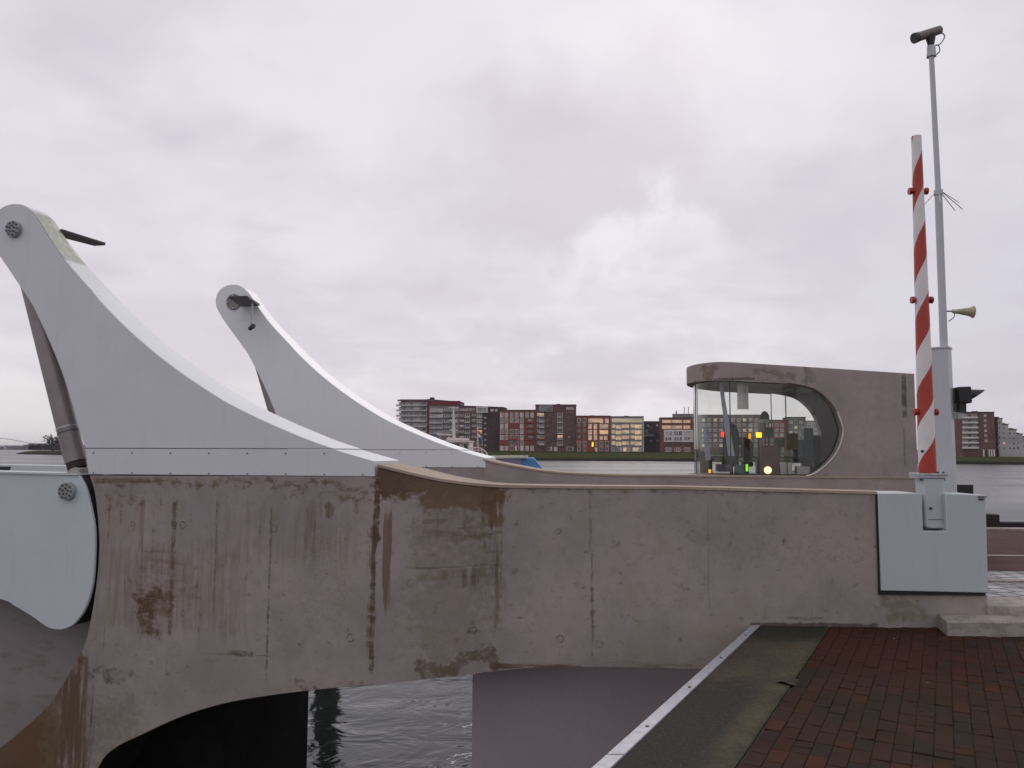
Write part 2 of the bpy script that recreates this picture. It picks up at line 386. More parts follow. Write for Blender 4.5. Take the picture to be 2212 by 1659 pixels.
# ------------------------------------------------------------------ bare winter trees
M_BARK = plain('bare_twigs', (.060, .050, .044), .95, 0, .2, 1)
M_BARKP = plain('pale_bare_twigs', (.17, .155, .145), .95, 0, .2, 1)
def bare_tree(x, D, zb, h, spread, label, mat, dens=1.0, group=None, r0=.28, seed=1):
    rnd = random.Random(seed); p0 = bankpt(x, D, zb)
    t = thing('bare_tree', label, 'tree', p0, W, group)
    tr = MB(); cr = MB()
    tr.tube([p0, p0 + Vector((.1, 0, h * .2)), p0 + Vector((0, .1, h * .45))], [r0, r0 * .8, r0 * .55], 7)
    def grow(p, d, ln, r, lv):
        q = p + d * ln; q2 = p + d * (ln * .5) + Vector((rnd.uniform(-1, 1), rnd.uniform(-1, 1), rnd.uniform(-.4, 1))) * ln * .07
        cr.tube([p, q2, q], [r, r * .8, r * .55], 3, caps=False)
        if lv == 0: return
        for _ in range(3 if lv > 1 else int(4 * dens)):
            s = Vector((rnd.gauss(0, 1), rnd.gauss(0, 1), rnd.gauss(.25, .6))).normalized()
            grow(p + d * ln * rnd.uniform(.45, 1), (d * .75 + s * .75 * spread).normalized(), ln * rnd.uniform(.55, .8), r * .6, lv - 1)
    for k in range(int(7 * dens)):
        an = k * 2.4; s = Vector((math.cos(an) * spread, math.sin(an) * spread, rnd.uniform(.5, 1.3))).normalized()
        grow(p0 + Vector((0, 0, h * rnd.uniform(.15, .42))), s, h * rnd.uniform(.22, .33), r0 * .5, 3)
    link(tr, 'trunk', mat, t, smooth=0); link(cr, 'crown', mat, t, smooth=0)
    return t
bare_tree(113, 598, WATER + 2.6, 15.5, .9, 'bushy bare tree with pale twiggy top on the green spit at the left', M_BARK, 1.7, r0=.75, seed=3)
bare_tree(133, 596, WATER + 2.6, 12.5, 1.0, 'denser dark bare tree on the green spit right beside the grey cylinder', M_BARK, 2.4, r0=.95, seed=5)
bare_tree(822, 520, .9, 26, .7, 'pale bare tree behind the curve of the far white pylon, leftmost of the pair there', M_BARKP, 1.2, seed=8)
bare_tree(846, 525, .9, 25, .7, 'pale bare tree standing directly left of the white balconied block', M_BARKP, 1.2, seed=9)
bare_tree(2074, 425, .0, 16, .8, 'dark tree squeezed between the grey mast post and the brown block of flats', M_BARK, 1.6, r0=.5, seed=12)

# ------------------------------------------------------------------ blocks of flats across the river
def brickmat(name, c, var=.18):
    m, g, p = newmat(name); P = g.obj()
    n = g.noise(P, .16, 5); f = g.noise(P, 1.4, 4, .7)
    b = Vector(c); cc = g.mix(g.ss(n, .35, .65), tuple(b * (1 - var)), tuple(b * (1 + var)))
    cc = g.mix(g.m('MULTIPLY', g.ss(f, .45, .75), .3), cc, tuple(b * .6))
    g.put(p.inputs['Base Color'], cc); p.inputs['Roughness'].default_value = .95; p.inputs['Specular IOR Level'].default_value = .1; return m
B_RED = brickmat('red_brick', (.255, .082, .062)); B_BROWN = brickmat('brown_brick', (.160, .090, .080))
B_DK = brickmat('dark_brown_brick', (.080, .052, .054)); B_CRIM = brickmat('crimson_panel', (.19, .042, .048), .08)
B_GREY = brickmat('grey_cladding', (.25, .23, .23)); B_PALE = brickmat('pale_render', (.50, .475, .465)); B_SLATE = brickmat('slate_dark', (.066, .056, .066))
B_WHITE = brickmat('white_render', (.68, .64, .62), .08); B_ORANGE = brickmat('orange_red_brick', (.26, .085, .048))
F_WHITE = plain('white_frame', (.78, .72, .70), .6); F_DARK = plain('dark_frame', (.05, .045, .045), .6)
def panem(name, c, emit=None, es=0, spec=.6):
    m, g, p = newmat(name); P = g.obj(); n = g.noise(g.v('ADD', P, g.n.new('ShaderNodeObjectInfo').outputs['Location']), 1.1, 3)
    b = Vector(c); g.put(p.inputs['Base Color'], g.mix(g.ss(n, .35, .65), tuple(b * .6), tuple(b * 1.2)))
    p.inputs['Roughness'].default_value = .12; p.inputs['Specular IOR Level'].default_value = spec
    if emit:
        p.inputs['Emission Strength'].default_value = es
        g.put(p.inputs['Emission Color'], g.mix(g.ss(n, .3, .7), tuple(Vector(emit) * .5), emit))
    return m
PANE = dict(pale=panem('curtained_pane', (.52, .44, .42)), dark=panem('dark_pane', (.035, .032, .036)),
            warm=panem('warm_lit_pane', (.45, .32, .18), (1, .62, .26), .62), cream=panem('cream_lit_pane', (.46, .38, .24), (1, .74, .36), .36),
            yellow=panem('yellow_lit_pane', (.8, .5, .05), (1, .62, .03), 1.5), grey=panem('grey_pane', (.23, .21, .21)),
            peach=panem('peach_lit_pane', (.42, .30, .22), (1, .60, .34), .38))
UNIT = {}
def unit(kind, frame, nm):
    """a 1 x 1 window in the facade plane: frame bars stand proud, panes behind them"""
    key = (kind, frame, nm)
    if key in UNIT: return UNIT[key]
    mb = MB(); t = .07 if nm < 3 else .025; tz = .06
    mb.cur = 0
    for a0, a1, z0, z1 in ((0, t, 0, 1), (1 - t, 1, 0, 1), (t, 1 - t, 0, tz), (t, 1 - t, 1 - tz, 1)): mb.box(W, a0, a1, -.10, .05, z0, z1)
    for k in range(1, nm): mb.box(W, k / nm - t * .4, k / nm + t * .4, -.08, .03, tz, 1 - tz)
    mb.cur = 1; mb.box(W, t, 1 - t, -.03, .05, tz, 1 - tz)
    me = bpy.data.meshes.new('window'); bm = bmesh.new(); vs = [bm.verts.new(v) for v in mb.v]
    for f, i in zip(mb.f, mb.mi): bm.faces.new([vs[k] for k in f]).material_index = i
    bmesh.ops.recalc_face_normals(bm, faces=bm.faces); bm.to_mesh(me); bm.free()
    me.materials.append(F_WHITE if frame == 'w' else F_DARK); me.materials.append(PANE[kind]); UNIT[key] = me; return me
class Flats:
    def __init__(s, label, x0, x1, yt, yb, D, yaw, mat, depth=13, yt1=None, name='apartment_building', group='blocks of flats across the river'):
        p = bankpt((x0 + x1) / 2, D, 0); s.f = Frame(yaw, (p.x, p.y, 0)); s.D = D
        a0 = s.f.px(x0, yt, 0); a1 = s.f.px(x1, yt1 or yt, 0); zb = -1.2
        s.z = s.f.px((x0 + x1) / 2, yb, 0).z
        s.t = thing(name, label, 'building', s.f(0, 0, zb), s.f, group)
        mb = MB(); mb.prism(s.f, [(a0.x, zb), (a1.x, zb), (a1.x, a1.z), (a0.x, a0.z)], 0, depth)
        link(mb, 'wall', mat, s.t, smooth=0); s.depth = depth; s.a0, s.a1 = a0, a1
        mb = MB(); e = .25; mb.prism(s.f, [(a0.x - e, a0.z), (a1.x + e, a1.z), (a1.x + e, a1.z + .35), (a0.x - e, a0.z + .35)], -e, depth + e)
        link(mb, 'roof', B_SLATE, s.t, smooth=0)
    def win(s, x0, x1, y0, y1, kind='pale', frame='w', nm=2):
        p = s.f.px(x0, y1, 0); q = s.f.px(x1, y0, 0)
        o = bpy.data.objects.new('window', unit(kind, frame, nm)); col.objects.link(o); o.parent = s.t
        zb = s.t.location.z; o.location = (p.x, 0, p.z - zb); o.scale = (q.x - p.x, 1, q.z - p.z); return o
    def blk(s, name, x0, x1, y0, y1, mat, b0=-.3, b1=.2, lab=None):
        p = s.f.px(x0, y1, 0); q = s.f.px(x1, y0, 0)
        return link(MB().box(s.f, p.x, q.x, b0, b1, p.z, q.z), name, mat, s.t, smooth=0, label=lab)
    def balc(s, x0, x1, y0, y1, mat=None, out=1.3):
        """balcony: slab and parapet standing out from the facade, dark opening behind"""
        p = s.f.px(x0, y1, 0); q = s.f.px(x1, y0, 0); h = q.z - p.z; mb = MB()
        mb.box(s.f, p.x, q.x, -out, .0, p.z, p.z + .22)
        mb.box(s.f, p.x, q.x, -out, -out + .1, p.z + .22, p.z + .22 + h)
        for a in (p.x, q.x - .1): mb.box(s.f, a, a + .1, -out + .1, 0, p.z + .22, p.z + .22 + h)
        return link(mb, 'balcony', mat or B_PALE, s.t, smooth=0)
def z4(x, y): return x * .1103 + 813.3, y * .1103 + 847
def z5(x, y): return 1057.2 + x * .10417, 847.1 + y * .10417
def z6(x, y): return 1274.1 + x * .10723, 860.7 + y * .10723
def z7(x, y): return 2033 + x * .1307, 813.2 + y * .1307
def zw(b, z, x0, x1, y0, y1, *k, **kw):
    a = z(x0, y0); c = z(x1, y1); return b.win(a[0], c[0], a[1], c[1], *k, **kw)
def zb(b, z, x0, x1, y0, y1, *k, **kw):
    a = z(x0, y0); c = z(x1, y1); return b.balc(a[0], c[0], a[1], c[1], *k, **kw)
def zk(b, z, name, x0, x1, y0, y1, mat, **kw):
    a = z(x0, y0); c = z(x1, y1); return b.blk(name, a[0], c[0], a[1], c[1], mat, **kw)

# 1 white balconied block
b = Flats('tall pale block with open white balconies, leftmost of the row across the river', 866, 924, 864, 976, 462, 6, B_GREY)
for y in (275, 375, 478, 582, 688, 790, 890):
    zb(b, z4, 395, 985, y - 22, y + 2, B_PALE, 1.7)
    for x0, x1, k in ((440, 505, 'pale'), (520, 575, 'grey'), (585, 640, 'pale'), (650, 715, 'grey'), (730, 855, 'pale'), (885, 985, 'dark')):
        zw(b, z4, x0, x1, y - 85, y - 26, random.choice([k, k, 'grey']), 'w', 1)
for x in (432, 512, 722, 868): zk(b, z4, 'pillar', x - 5, x + 5, 180, 900, B_PALE, b0=-1.5, b1=-1.2)
zk(b, z4, 'roof_cap', 425, 1010, 150, 176, B_BROWN, b0=-1.9, b1=.1)
zk(b, z4, 'chimney', 1030, 1105, 98, 152, B_DK, b0=2, b1=5)
# 2 crimson topped
b = Flats('grey block with a crimson top storey and crimson edge strip', 924.5, 995, 863, 976, 460, 6, B_GREY, yt1=869)
zk(b, z4, 'crimson_panel', 1035, 1640, 172, 262, B_CRIM, b0=-.35)
zk(b, z4, 'crimson_strip', 990, 1033, 160, 900, B_CRIM, b0=-.4)
zw(b, z4, 1078, 1150, 190, 225, 'pale', 'w', 1); 
for x in (1480, 1530, 1580, 1610): zw(b, z4, x, x + 28, 222, 258, 'grey', 'w', 1)
for i, y in enumerate((330, 440, 550, 650, 755)):
    zw(b, z4, 1050, 1300, y - 5, y + 50, ['pale', 'pale', 'grey', 'grey', 'grey'][i], 'w', 3)
    zw(b, z4, 1330, 1430, y - 10, y + 40, 'grey', 'w', 2); zw(b, z4, 1465, 1585, y - 10, y + 40, random.choice(['pale', 'grey']), 'w', 2)
    zb(b, z4, 1045, 1300, y + 48, y + 68, B_PALE, 1.2); zb(b, z4, 1325, 1585, y + 50, y + 68, B_GREY, 1.2)
zw(b, z4, 1190, 1275, 478, 505, 'warm', 'w', 1)
# 3 dark brown block
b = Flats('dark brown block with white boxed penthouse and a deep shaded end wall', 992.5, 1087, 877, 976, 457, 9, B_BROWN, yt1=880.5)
zk(b, z4, 'end_wall', 2085, 2480, 290, 1180, B_DK, b0=-.3, b1=.1)  # darker brick puts the side face's shade into the colour
for i, y in enumerate((345, 455, 560, 665, 775, 880)):
    zw(b, z4, 1630, 1920 if i == 0 else 1715, y - 22, y + 22, random.choice(['pale', 'grey']), 'w', 4 if i == 0 else 2)
    if i: zw(b, z4, 1740, 1830, y - 35, y + 12, 'dark', 'w', 2); zb(b, z4, 1735, 1835, y + 25, y + 48)
    if i: zw(b, z4, 1870, 1955, y - 30, y + 15, 'grey', 'w', 2); zw(b, z4, 1972, 2068, y - 35, y + 15, 'warm' if i == 4 else 'grey', 'w', 2); zb(b, z4, 1968, 2072, y + 30, y + 50)
zk(b, z4, 'penthouse', 1960, 2185, 285, 405, B_WHITE, b0=-1.2, b1=.1); zw(b, z4, 1985, 2160, 300, 385, 'grey', 'w', 4).location.y = -1.25
zw(b, z4, 1955, 2075, 940, 1045, 'dark', 'w', 1)
for y in (505, 615, 715, 825, 935, 1045): zw(b, z4, 2115, 2150, y - 14, y + 14, 'pale', 'w', 1).location.y = -.35
for x0, x1 in ((300, 360), (395, 440)): zw(b, z5, x0 - 270, x1 - 270, 350, 400, 'pale', 'w', 1).location.y = -.35
# 4 red brick
b = Flats('red brick block of six storeys with rows of white framed windows', 1079, 1156, 886.5, 975, 452, 6, B_RED)
for i, y in enumerate((475, 590, 705, 820, 940, 1055, 1165)):
    for j, (x0, x1) in enumerate(((222, 292), (318, 388), (428, 496), (530, 602), (634, 706), (745, 815), (850, 918))):
        k = 'pale' if random.random() > .25 else 'grey'
        if i >= 3 and j in (2, 3): k = 'dark'
        if i == 5 and j not in (2, 3, 4): continue
        if i in (1, 3) and j < 2: k = 'grey'
        if i and i < 5 and j >= 5:
            if j == 5: zw(b, z5, 795, 900, y - 40, y + 25, 'grey', 'd', 3); zb(b, z5, 745, 905, y + 25, y + 50, B_RED, 1.0)
            continue
        if i == 2 and j in (2, 3): continue
        zw(b, z5, x0, x1, y - 48, y + 48, k, 'w', 2)
zk(b, z5, 'awning', 420, 585, 958, 985, plain('orange_awning', (.45, .08, .04), .8), b0=-1.2, b1=-.02, lab='orange red awning over the entrance')
for x in (550, 680): zk(b, z5, 'door', x - 18, x + 18, 1120, 1215, F_WHITE, b0=-.2)
zk(b, z5, 'roof_hatch', 640, 750, 366, 392, B_DK, b0=3, b1=6)
# 5 brown tall
b = Flats('tallest brown brick block with stacked balconies and glazed corner penthouse', 1156.5, 1243.5, 875, 975, 450, 6, B_BROWN)
zk(b, z5, 'penthouse', 1040, 1310, 280, 400, B_PALE, b0=-.9, b1=.1); zw(b, z5, 1055, 1295, 292, 385, 'grey', 'd', 6).location.y = -.95
for i, y in enumerate((475, 590, 705, 820, 935, 1060)):
    zw(b, z5, 990, 1135, y - 40, y + 15, 'cream' if i == 0 else 'grey', 'w', 3); zb(b, z5, 1030, 1140, y + 15, y + 42, B_PALE if i != 4 else plain('orange_parapet', (.5, .22, .08)))
    for k in range(4): zw(b, z5, 1195 + k * 40, 1222 + k * 40, y - 25, y + 22, random.choice(['dark', 'dark', 'grey']), 'd', 1)
    zw(b, z5, 1410, 1520, y - 45, y + 10, 'warm' if i == 4 else 'dark', 'w', 2); zb(b, z5, 1403, 1527, y + 35, y + 52)
    for k in range(4): zw(b, z5, 1602 + k * 38, 1630 + k * 38, y - 25, y + 22, random.choice(['dark', 'dark', 'pale']) if i in (0, 4) else 'dark', 'd', 1)
zw(b, z5, 1595, 1755, 315, 360, 'pale', 'w', 3)
for x0, x1 in ((1195, 1235), (1260, 1300), (1340, 1410), (1600, 1740)): zw(b, z5, x0, x1, 1135, 1215, 'pale' if x0 in (1260, 1340) else 'dark', 'w', 1)
zk(b, z5, 'roof_hatch', 1385, 1465, 235, 272, B_DK, b0=3, b1=6)
# 6 orange red with lit windows
b = Flats('orange red brick block with warmly lit windows and one bright yellow door', 1244, 1318, 899, 975.5, 447, 6, B_ORANGE)
for i, y in enumerate((590, 690, 800, 920, 1060, 1180)):
    for x0 in (1825, 1940): zw(b, z5, x0, x0 + 68, y - 45, y + 45, 'dark' if i in (0, 4, 5) else 'grey', 'w' if i in (0, 4, 5) else 'd', 2)
zw(b, z5, 2050, 2290, 545, 630, 'peach', 'w', 5)
for y in (710, 830, 945):
    for x0 in (2050, 2160): zw(b, z5, x0, x0 + 75, y - 50, y + 50, 'peach', 'w', 2)
for x0 in (195, 305): zw(b, z6, x0, x0 + 75, 405, 500, 'peach', 'w', 2)
for y in (565, 680): zw(b, z6, 195, 370, y - 42, y + 40, 'warm' if y > 600 else 'peach', 'w', 5)
for x0 in (195, 285): zw(b, z6, x0, x0 + 70, 755, 835, 'peach', 'w', 2)
for y in (905, 1015):
    for x0 in (198, 310): zw(b, z6, x0, x0 + 70, y - 45, y + 45, 'dark', 'w', 2)
zw(b, z6, 35, 78, 870, 975, 'yellow', 'd', 1); zw(b, z6, 105, 150, 880, 960, 'grey', 'w', 1); zk(b, z6, 'door', 105, 150, 985, 1070, F_WHITE, b0=-.2)
zk(b, z6, 'roof_hatch', 0, 90, 335, 362, B_DK, b0=3, b1=6)
# 7 grey with cream lit bands
b = Flats('grey clad block with long bands of cream lit windows', 1318.5, 1390.5, 900.5, 975.5, 445, 6, B_GREY)
zw(b, z6, 440, 1060, 402, 482, 'cream', 'w', 14)
for i, y in enumerate((562, 676, 786, 905)):
    zw(b, z6, 440, 510, y - 42, y + 30, 'cream', 'w', 2); zw(b, z6, 520, 638, y - 30, y + 48, 'cream', 'w', 3)
    zw(b, z6, 650, 792, y - 38, y + 32, 'cream' if i % 2 else 'peach', 'w', 3)
    zw(b, z6, 820, 900, y - 42, y + 25, 'cream', 'w', 2); zw(b, z6, 905, 1045, y - 38, y + 45, 'warm' if i != 3 else 'cream', 'w', 4)
for x0, x1, k in ((450, 500, 'grey'), (545, 580, 'grey'), (600, 645, 'pale'), (670, 740, 'warm'), (760, 815, 'pale'), (860, 990, 'cream'), (1000, 1050, 'pale')): zw(b, z6, x0, x1, 985, 1068, k, 'w', 2)
zk(b, z6, 'corner_strip', 1064, 1086, 380, 1070, B_PALE, b0=-.3); zk(b, z6, 'roof_hatch', 695, 785, 344, 366, B_DK, b0=3, b1=6)
# 8 dark low
b = Flats('dark slate block set back between grey and red blocks', 1391, 1427, 911, 976, 468, 6, B_SLATE)
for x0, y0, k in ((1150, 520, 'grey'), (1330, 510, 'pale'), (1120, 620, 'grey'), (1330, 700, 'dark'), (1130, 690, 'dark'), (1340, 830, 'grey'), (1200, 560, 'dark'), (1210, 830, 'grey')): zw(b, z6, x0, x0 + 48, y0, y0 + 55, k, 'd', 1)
zk(b, z6, 'canopy', 1095, 1290, 730, 760, B_GREY, b0=-3, b1=-.02)
# 9 red with white glazed band
b = Flats('red block with two storey white glazed band and grey roof room', 1427.5, 1499, 903, 975.5, 440, 6, B_RED)
for y0, y1, k in ((432, 492, 'peach'), (545, 615, 'peach')):
    for x0, x1 in ((1455, 1645), (1660, 1858), (1885, 2022)): zw(b, z6, x0, x1, y0, y1, k, 'w', 4)
zk(b, z6, 'white_band', 1492, 2088, 636, 878, B_WHITE, b0=-1.0, b1=.1)
for i, (x0, x1, y0, y1, k) in enumerate(((1510, 1670, 655, 745, 'pale'), (1690, 1780, 655, 745, 'grey'), (1785, 1855, 655, 745, 'dark'), (1890, 2020, 655, 745, 'pale'), (1515, 1560, 775, 855, 'dark'), (1575, 1640, 775, 845, 'dark'), (1690, 1795, 775, 855, 'grey'), (1800, 1850, 775, 855, 'dark'), (1890, 2020, 775, 840, 'grey'))):
    zw(b, z6, x0, x1, y0, y1, k, 'w', 2).location.y = -1.05
for x0 in (1520, 1705, 1900):
    zw(b, z6, x0, x0 + 125, 905, 975, 'dark', 'd', 2); zw(b, z6, x0, x0 + 125, 990, 1072, 'grey', 'w', 3)
zk(b, z6, 'roof_room', 1690, 2110, 305, 402, B_GREY, b0=2, b1=8)
for x in (1915, 2000): zk(b, z6, 'flue', x - 8, x + 8, 160, 305, F_WHITE, b0=3, b1=3.6)
zk(b, z6, 'roof_aerial', 1745, 1765, 240, 305, B_DK, b0=3, b1=3.5)
# continuation of the row, seen through the glass room
for lab, x0, x1, yt, m in (('grey brown block seen through the left half of the glass room', 1512, 1645, 897, B_BROWN), ('lower dull red block seen through the glass room middle', 1646, 1700, 908, B_RED),
                           ('grey block with raised roof seen through the right of the glass room', 1701, 1740, 902, B_GREY), ('pale grey block seen through the right end of the glass room', 1741, 1800, 910, B_PALE)):
    b = Flats(lab, x0, x1, yt, 977, 432, 8, m)
    nx = int((x1 - x0) / 13)
    for i in range(6):
        for j in range(nx):
            y = yt + 7 + i * (66 / 6); xx = x0 + 4 + j * (x1 - x0 - 6) / nx
            b.win(xx, xx + 7, y, y + 6.5, random.choice(['pale', 'grey', 'grey', 'dark', 'cream']), 'w', 2)
# right group
b = Flats('brown brick tower block with white banded balconies, right of the striped barrier pole', 2078, 2147.5, 891, 986, 372, 12, B_BROWN, depth=16)
for i in range(7):
    y = 655 + i * 83
    zb(b, z7, 350, 590 + i * 3, y + 18, y + 40, B_WHITE, 1.4)
    for x0 in (360, 440, 520): zw(b, z7, x0, x0 + 60, y - 28, y + 14, 'dark' if x0 == 440 else 'grey', 'w', 1)
    if i < 6: zw(b, z7, 705 + i * 3, 745 + i * 3, y - 28, y + 12, 'pale', 'w', 1)
for x in (690, 782, 822, 862): zk(b, z7, 'white_pillar', x - 7, x + 7, 1205, 1320, F_WHITE, b0=-1.2, b1=-.8)
for x in (580, 630): zk(b, z7, 'chimney', x - 14, x + 14, 566, 596, B_DK, b0=3, b1=5)
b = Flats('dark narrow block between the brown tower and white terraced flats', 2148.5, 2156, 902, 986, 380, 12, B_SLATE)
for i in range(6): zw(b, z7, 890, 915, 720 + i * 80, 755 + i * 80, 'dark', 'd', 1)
steps = ((937, 1010, 700), (1012, 1110, 795), (1112, 1245, 880), (1247, 1345, 955), (1347, 1460, 1010), (1462, 1700, 1040))
t0 = None
for i, (x0, x1, yt) in enumerate(steps):
    a = z7(x0, yt); c = z7(x1, yt)
    b = Flats('stepped white terraced block, step %s from the tower' % ('tallest', 'second tallest', 'middle', 'lower', 'second lowest', 'lowest')[i], a[0], c[0], a[1], 986, 378, 12, B_PALE, name='terraced_flats', group='stepped white flats at the right edge')
    y = yt + 40
    while y < 1200:
        n = max(1, int((x1 - x0) / 55))
        for k in range(n):
            xx = x0 + 8 + k * (x1 - x0) / n; zw(b, z7, xx, xx + 34, y, y + 42, 'warm' if (i, k, int((y - yt) / 80)) == (1, 0, 3) else random.choice(['dark', 'grey', 'grey']), 'w', 1)
        y += 82
    zk(b, z7, 'roof_screen', x0 + 5, x1 - 25, yt - 28, yt, B_BROWN, b0=2, b1=4)
# hedge line and small far houses on the green spit
mb = MB()
for k in range(7):
    x = 66 + k * 12; p = bankpt(x, 900, .2)
    mb = MB(); w_ = 7 + (k % 3) * 2
    mb.prism(W, [(p.x - w_, 0), (p.x + w_, 0), (p.x + w_, 4.2), (p.x, 6.6), (p.x - w_, 4.2)], p.y, p.y + 9)
    h = thing('far_house', 'small far house on the left horizon, ' + ('first', 'second', 'third', 'fourth', 'fifth', 'sixth', 'last')[k] + ' from the left in the row', 'house', (p.x, p.y, 0), W, 'small far houses behind the green spit')
    link(mb, 'wall', B_WHITE if k % 2 else B_GREY, h, smooth=0)
    r = MB().prism(W, [(p.x - w_ - .5, 4.0), (p.x, 6.9), (p.x + w_ + .5, 4.0), (p.x + w_ + .5, 4.4), (p.x, 7.3), (p.x - w_ - .5, 4.4)], p.y - .3, p.y + 9.3)
    link(r, 'roof', B_SLATE, h, smooth=0)

# ------------------------------------------------------------------ moored ship behind the far side
def ship():
    D = 58; f = Frame(2, (0, D, 0))
    hx = lambda x, y, b=0: f.px(x, y, b)
    t = thing('ship', 'white and blue ship moored beyond the bridge with mast and wheelhouse', 'ship', f(hx(1050, 1000).x, 2, WATER), f)
    blue = plain('blue_hull_paint', (.09, .26, .55), .5); mauve = plain('dull_mauve_hull', (.22, .20, .32), .5); wht = plain('ship_white', (.66, .60, .57), .5); glass = PANE['dark']
    def P(lst): return [(hx(x, y).x, hx(x, y).z) for x, y in lst]
    zb_ = WATER - .3
    h = P([(880, 992), (1126, 991)]); mb = MB(); mb.prism(f, [(h[0][0], zb_), (h[1][0], zb_), h[1], h[0]], 0, 5); link(mb, 'hull', mauve, t)
    e = P([(1126, 990.5), (1152, 989.5), (1171, 1011)]); mb = MB()
    q = [(e[0][0] + .003, zb_), (e[2][0] + .6, zb_), e[2], e[1], (e[0][0] + .003, e[0][1])]
    mb.prism(f, q, .15, 4.85); link(mb, 'bow', blue, t)
    r = P([(930, 985.5), (1139, 985), (1139, 990), (930, 991.4)]); link(MB().prism(f, r[::-1], -.12, 5.1), 'deck_rim', plain('cream_deck', (.60, .55, .46), .6), t)
    c = P([(940, 955), (1012, 955), (1012, 985), (940, 985)]); wh = link(MB().prism(f, c[::-1], .8, 4.2), 'wheelhouse', wht, t)
    for x0, x1 in ((946, 958), (962, 976), (980, 990), (1000, 1008)):
        link(MB().prism(f, P([(x0, 959), (x1, 959), (x1, 972), (x0, 972)])[::-1], .74, .9), 'window', glass, wh, smooth=0)
    rf = P([(936, 950), (1014, 951), (1013, 955), (960, 956), (938, 954)]); link(MB().prism(f, rf[::-1], .3, 4.7), 'roof', wht, wh)
    rf = P([(962, 944.5), (1002, 946), (1002, 950.8), (960, 950.2)]); link(MB().prism(f, rf[::-1], 1.0, 4.0), 'upper_cabin', wht, wh)
    rf = P([(938, 936), (964, 936), (964, 939), (938, 939)]); link(MB().prism(f, rf[::-1], 1.5, 3.5), 'canopy', wht, wh)
    for x in (941, 961): link(MB().tube([f(*[(lambda p: (p.x, 2.5, p.z))(hx(x, y))][0]) for y in (939, 951)], .05, 6), 'canopy_post', wht, wh)
    mp = [hx(973, 951), hx(972.3, 906), hx(971.8, 874)]; ms = link(MB().tube([f(p.x, 2.4, p.z) for p in mp], [.13, .09, .05], 8), 'mast', wht, t)
    for y, w_ in ((877, .35), (905, .3), (927, .3)):
        p = hx(972, y); link(MB().tube([f(p.x - w_, 2.4, p.z), f(p.x + w_, 2.4, p.z)], .05, 6), 'crossbar', wht, ms)
    mb = MB()
    path = [hx(*q) for q in ((1012, 967), (1030, 966.5), (1040, 969), (1049, 976), (1053, 985))]; mb.tube([f(p.x, .3, p.z) for p in path], .05, 6)
    path = [hx(*q) for q in ((1012, 972), (1038, 972.5), (1047, 985))]; mb.tube([f(p.x, .3, p.z) for p in path], .035, 6)
    for x, y in ((1018, 967), (1025, 967), (1033, 967.3), (1040, 970)): p = hx(x, y); q = hx(x, 985); mb.tube([f(p.x, .3, p.z), f(q.x, .3, q.z)], .035, 6)
    link(mb, 'handrail', wht, t)
    p = hx(1133, 985); q = hx(1132.6, 974); link(MB().tube([f(p.x, 1, p.z), f(q.x, 1, q.z)], .045, 6), 'bow_light_post', F_DARK, t)
    red, blu = plain('flag_red', (.4, .03, .04), .8), plain('flag_blue', (.02, .04, .22), .8)
    p = hx(1026, 985); q = hx(1024, 918); fl = link(MB().tube([f(p.x, 3.2, p.z), f(q.x, 3.2, q.z)], .035, 6), 'flagstaff', wht, t)
    fb = MB()
    for i, (y0, y1) in enumerate(((927, 934), (934, 941), (941, 948))):
        fb.cur = i; pts = [hx(1024, y0), hx(1029 + i, y0 + 3), hx(1030 + i, y1 + 4), hx(1024.5, y1)]; fb.prism(f, [(p.x, p.z) for p in pts], 3.2, 3.23)
    link(fb, 'flag', [red, wht, blu], fl, smooth=0)
ship()

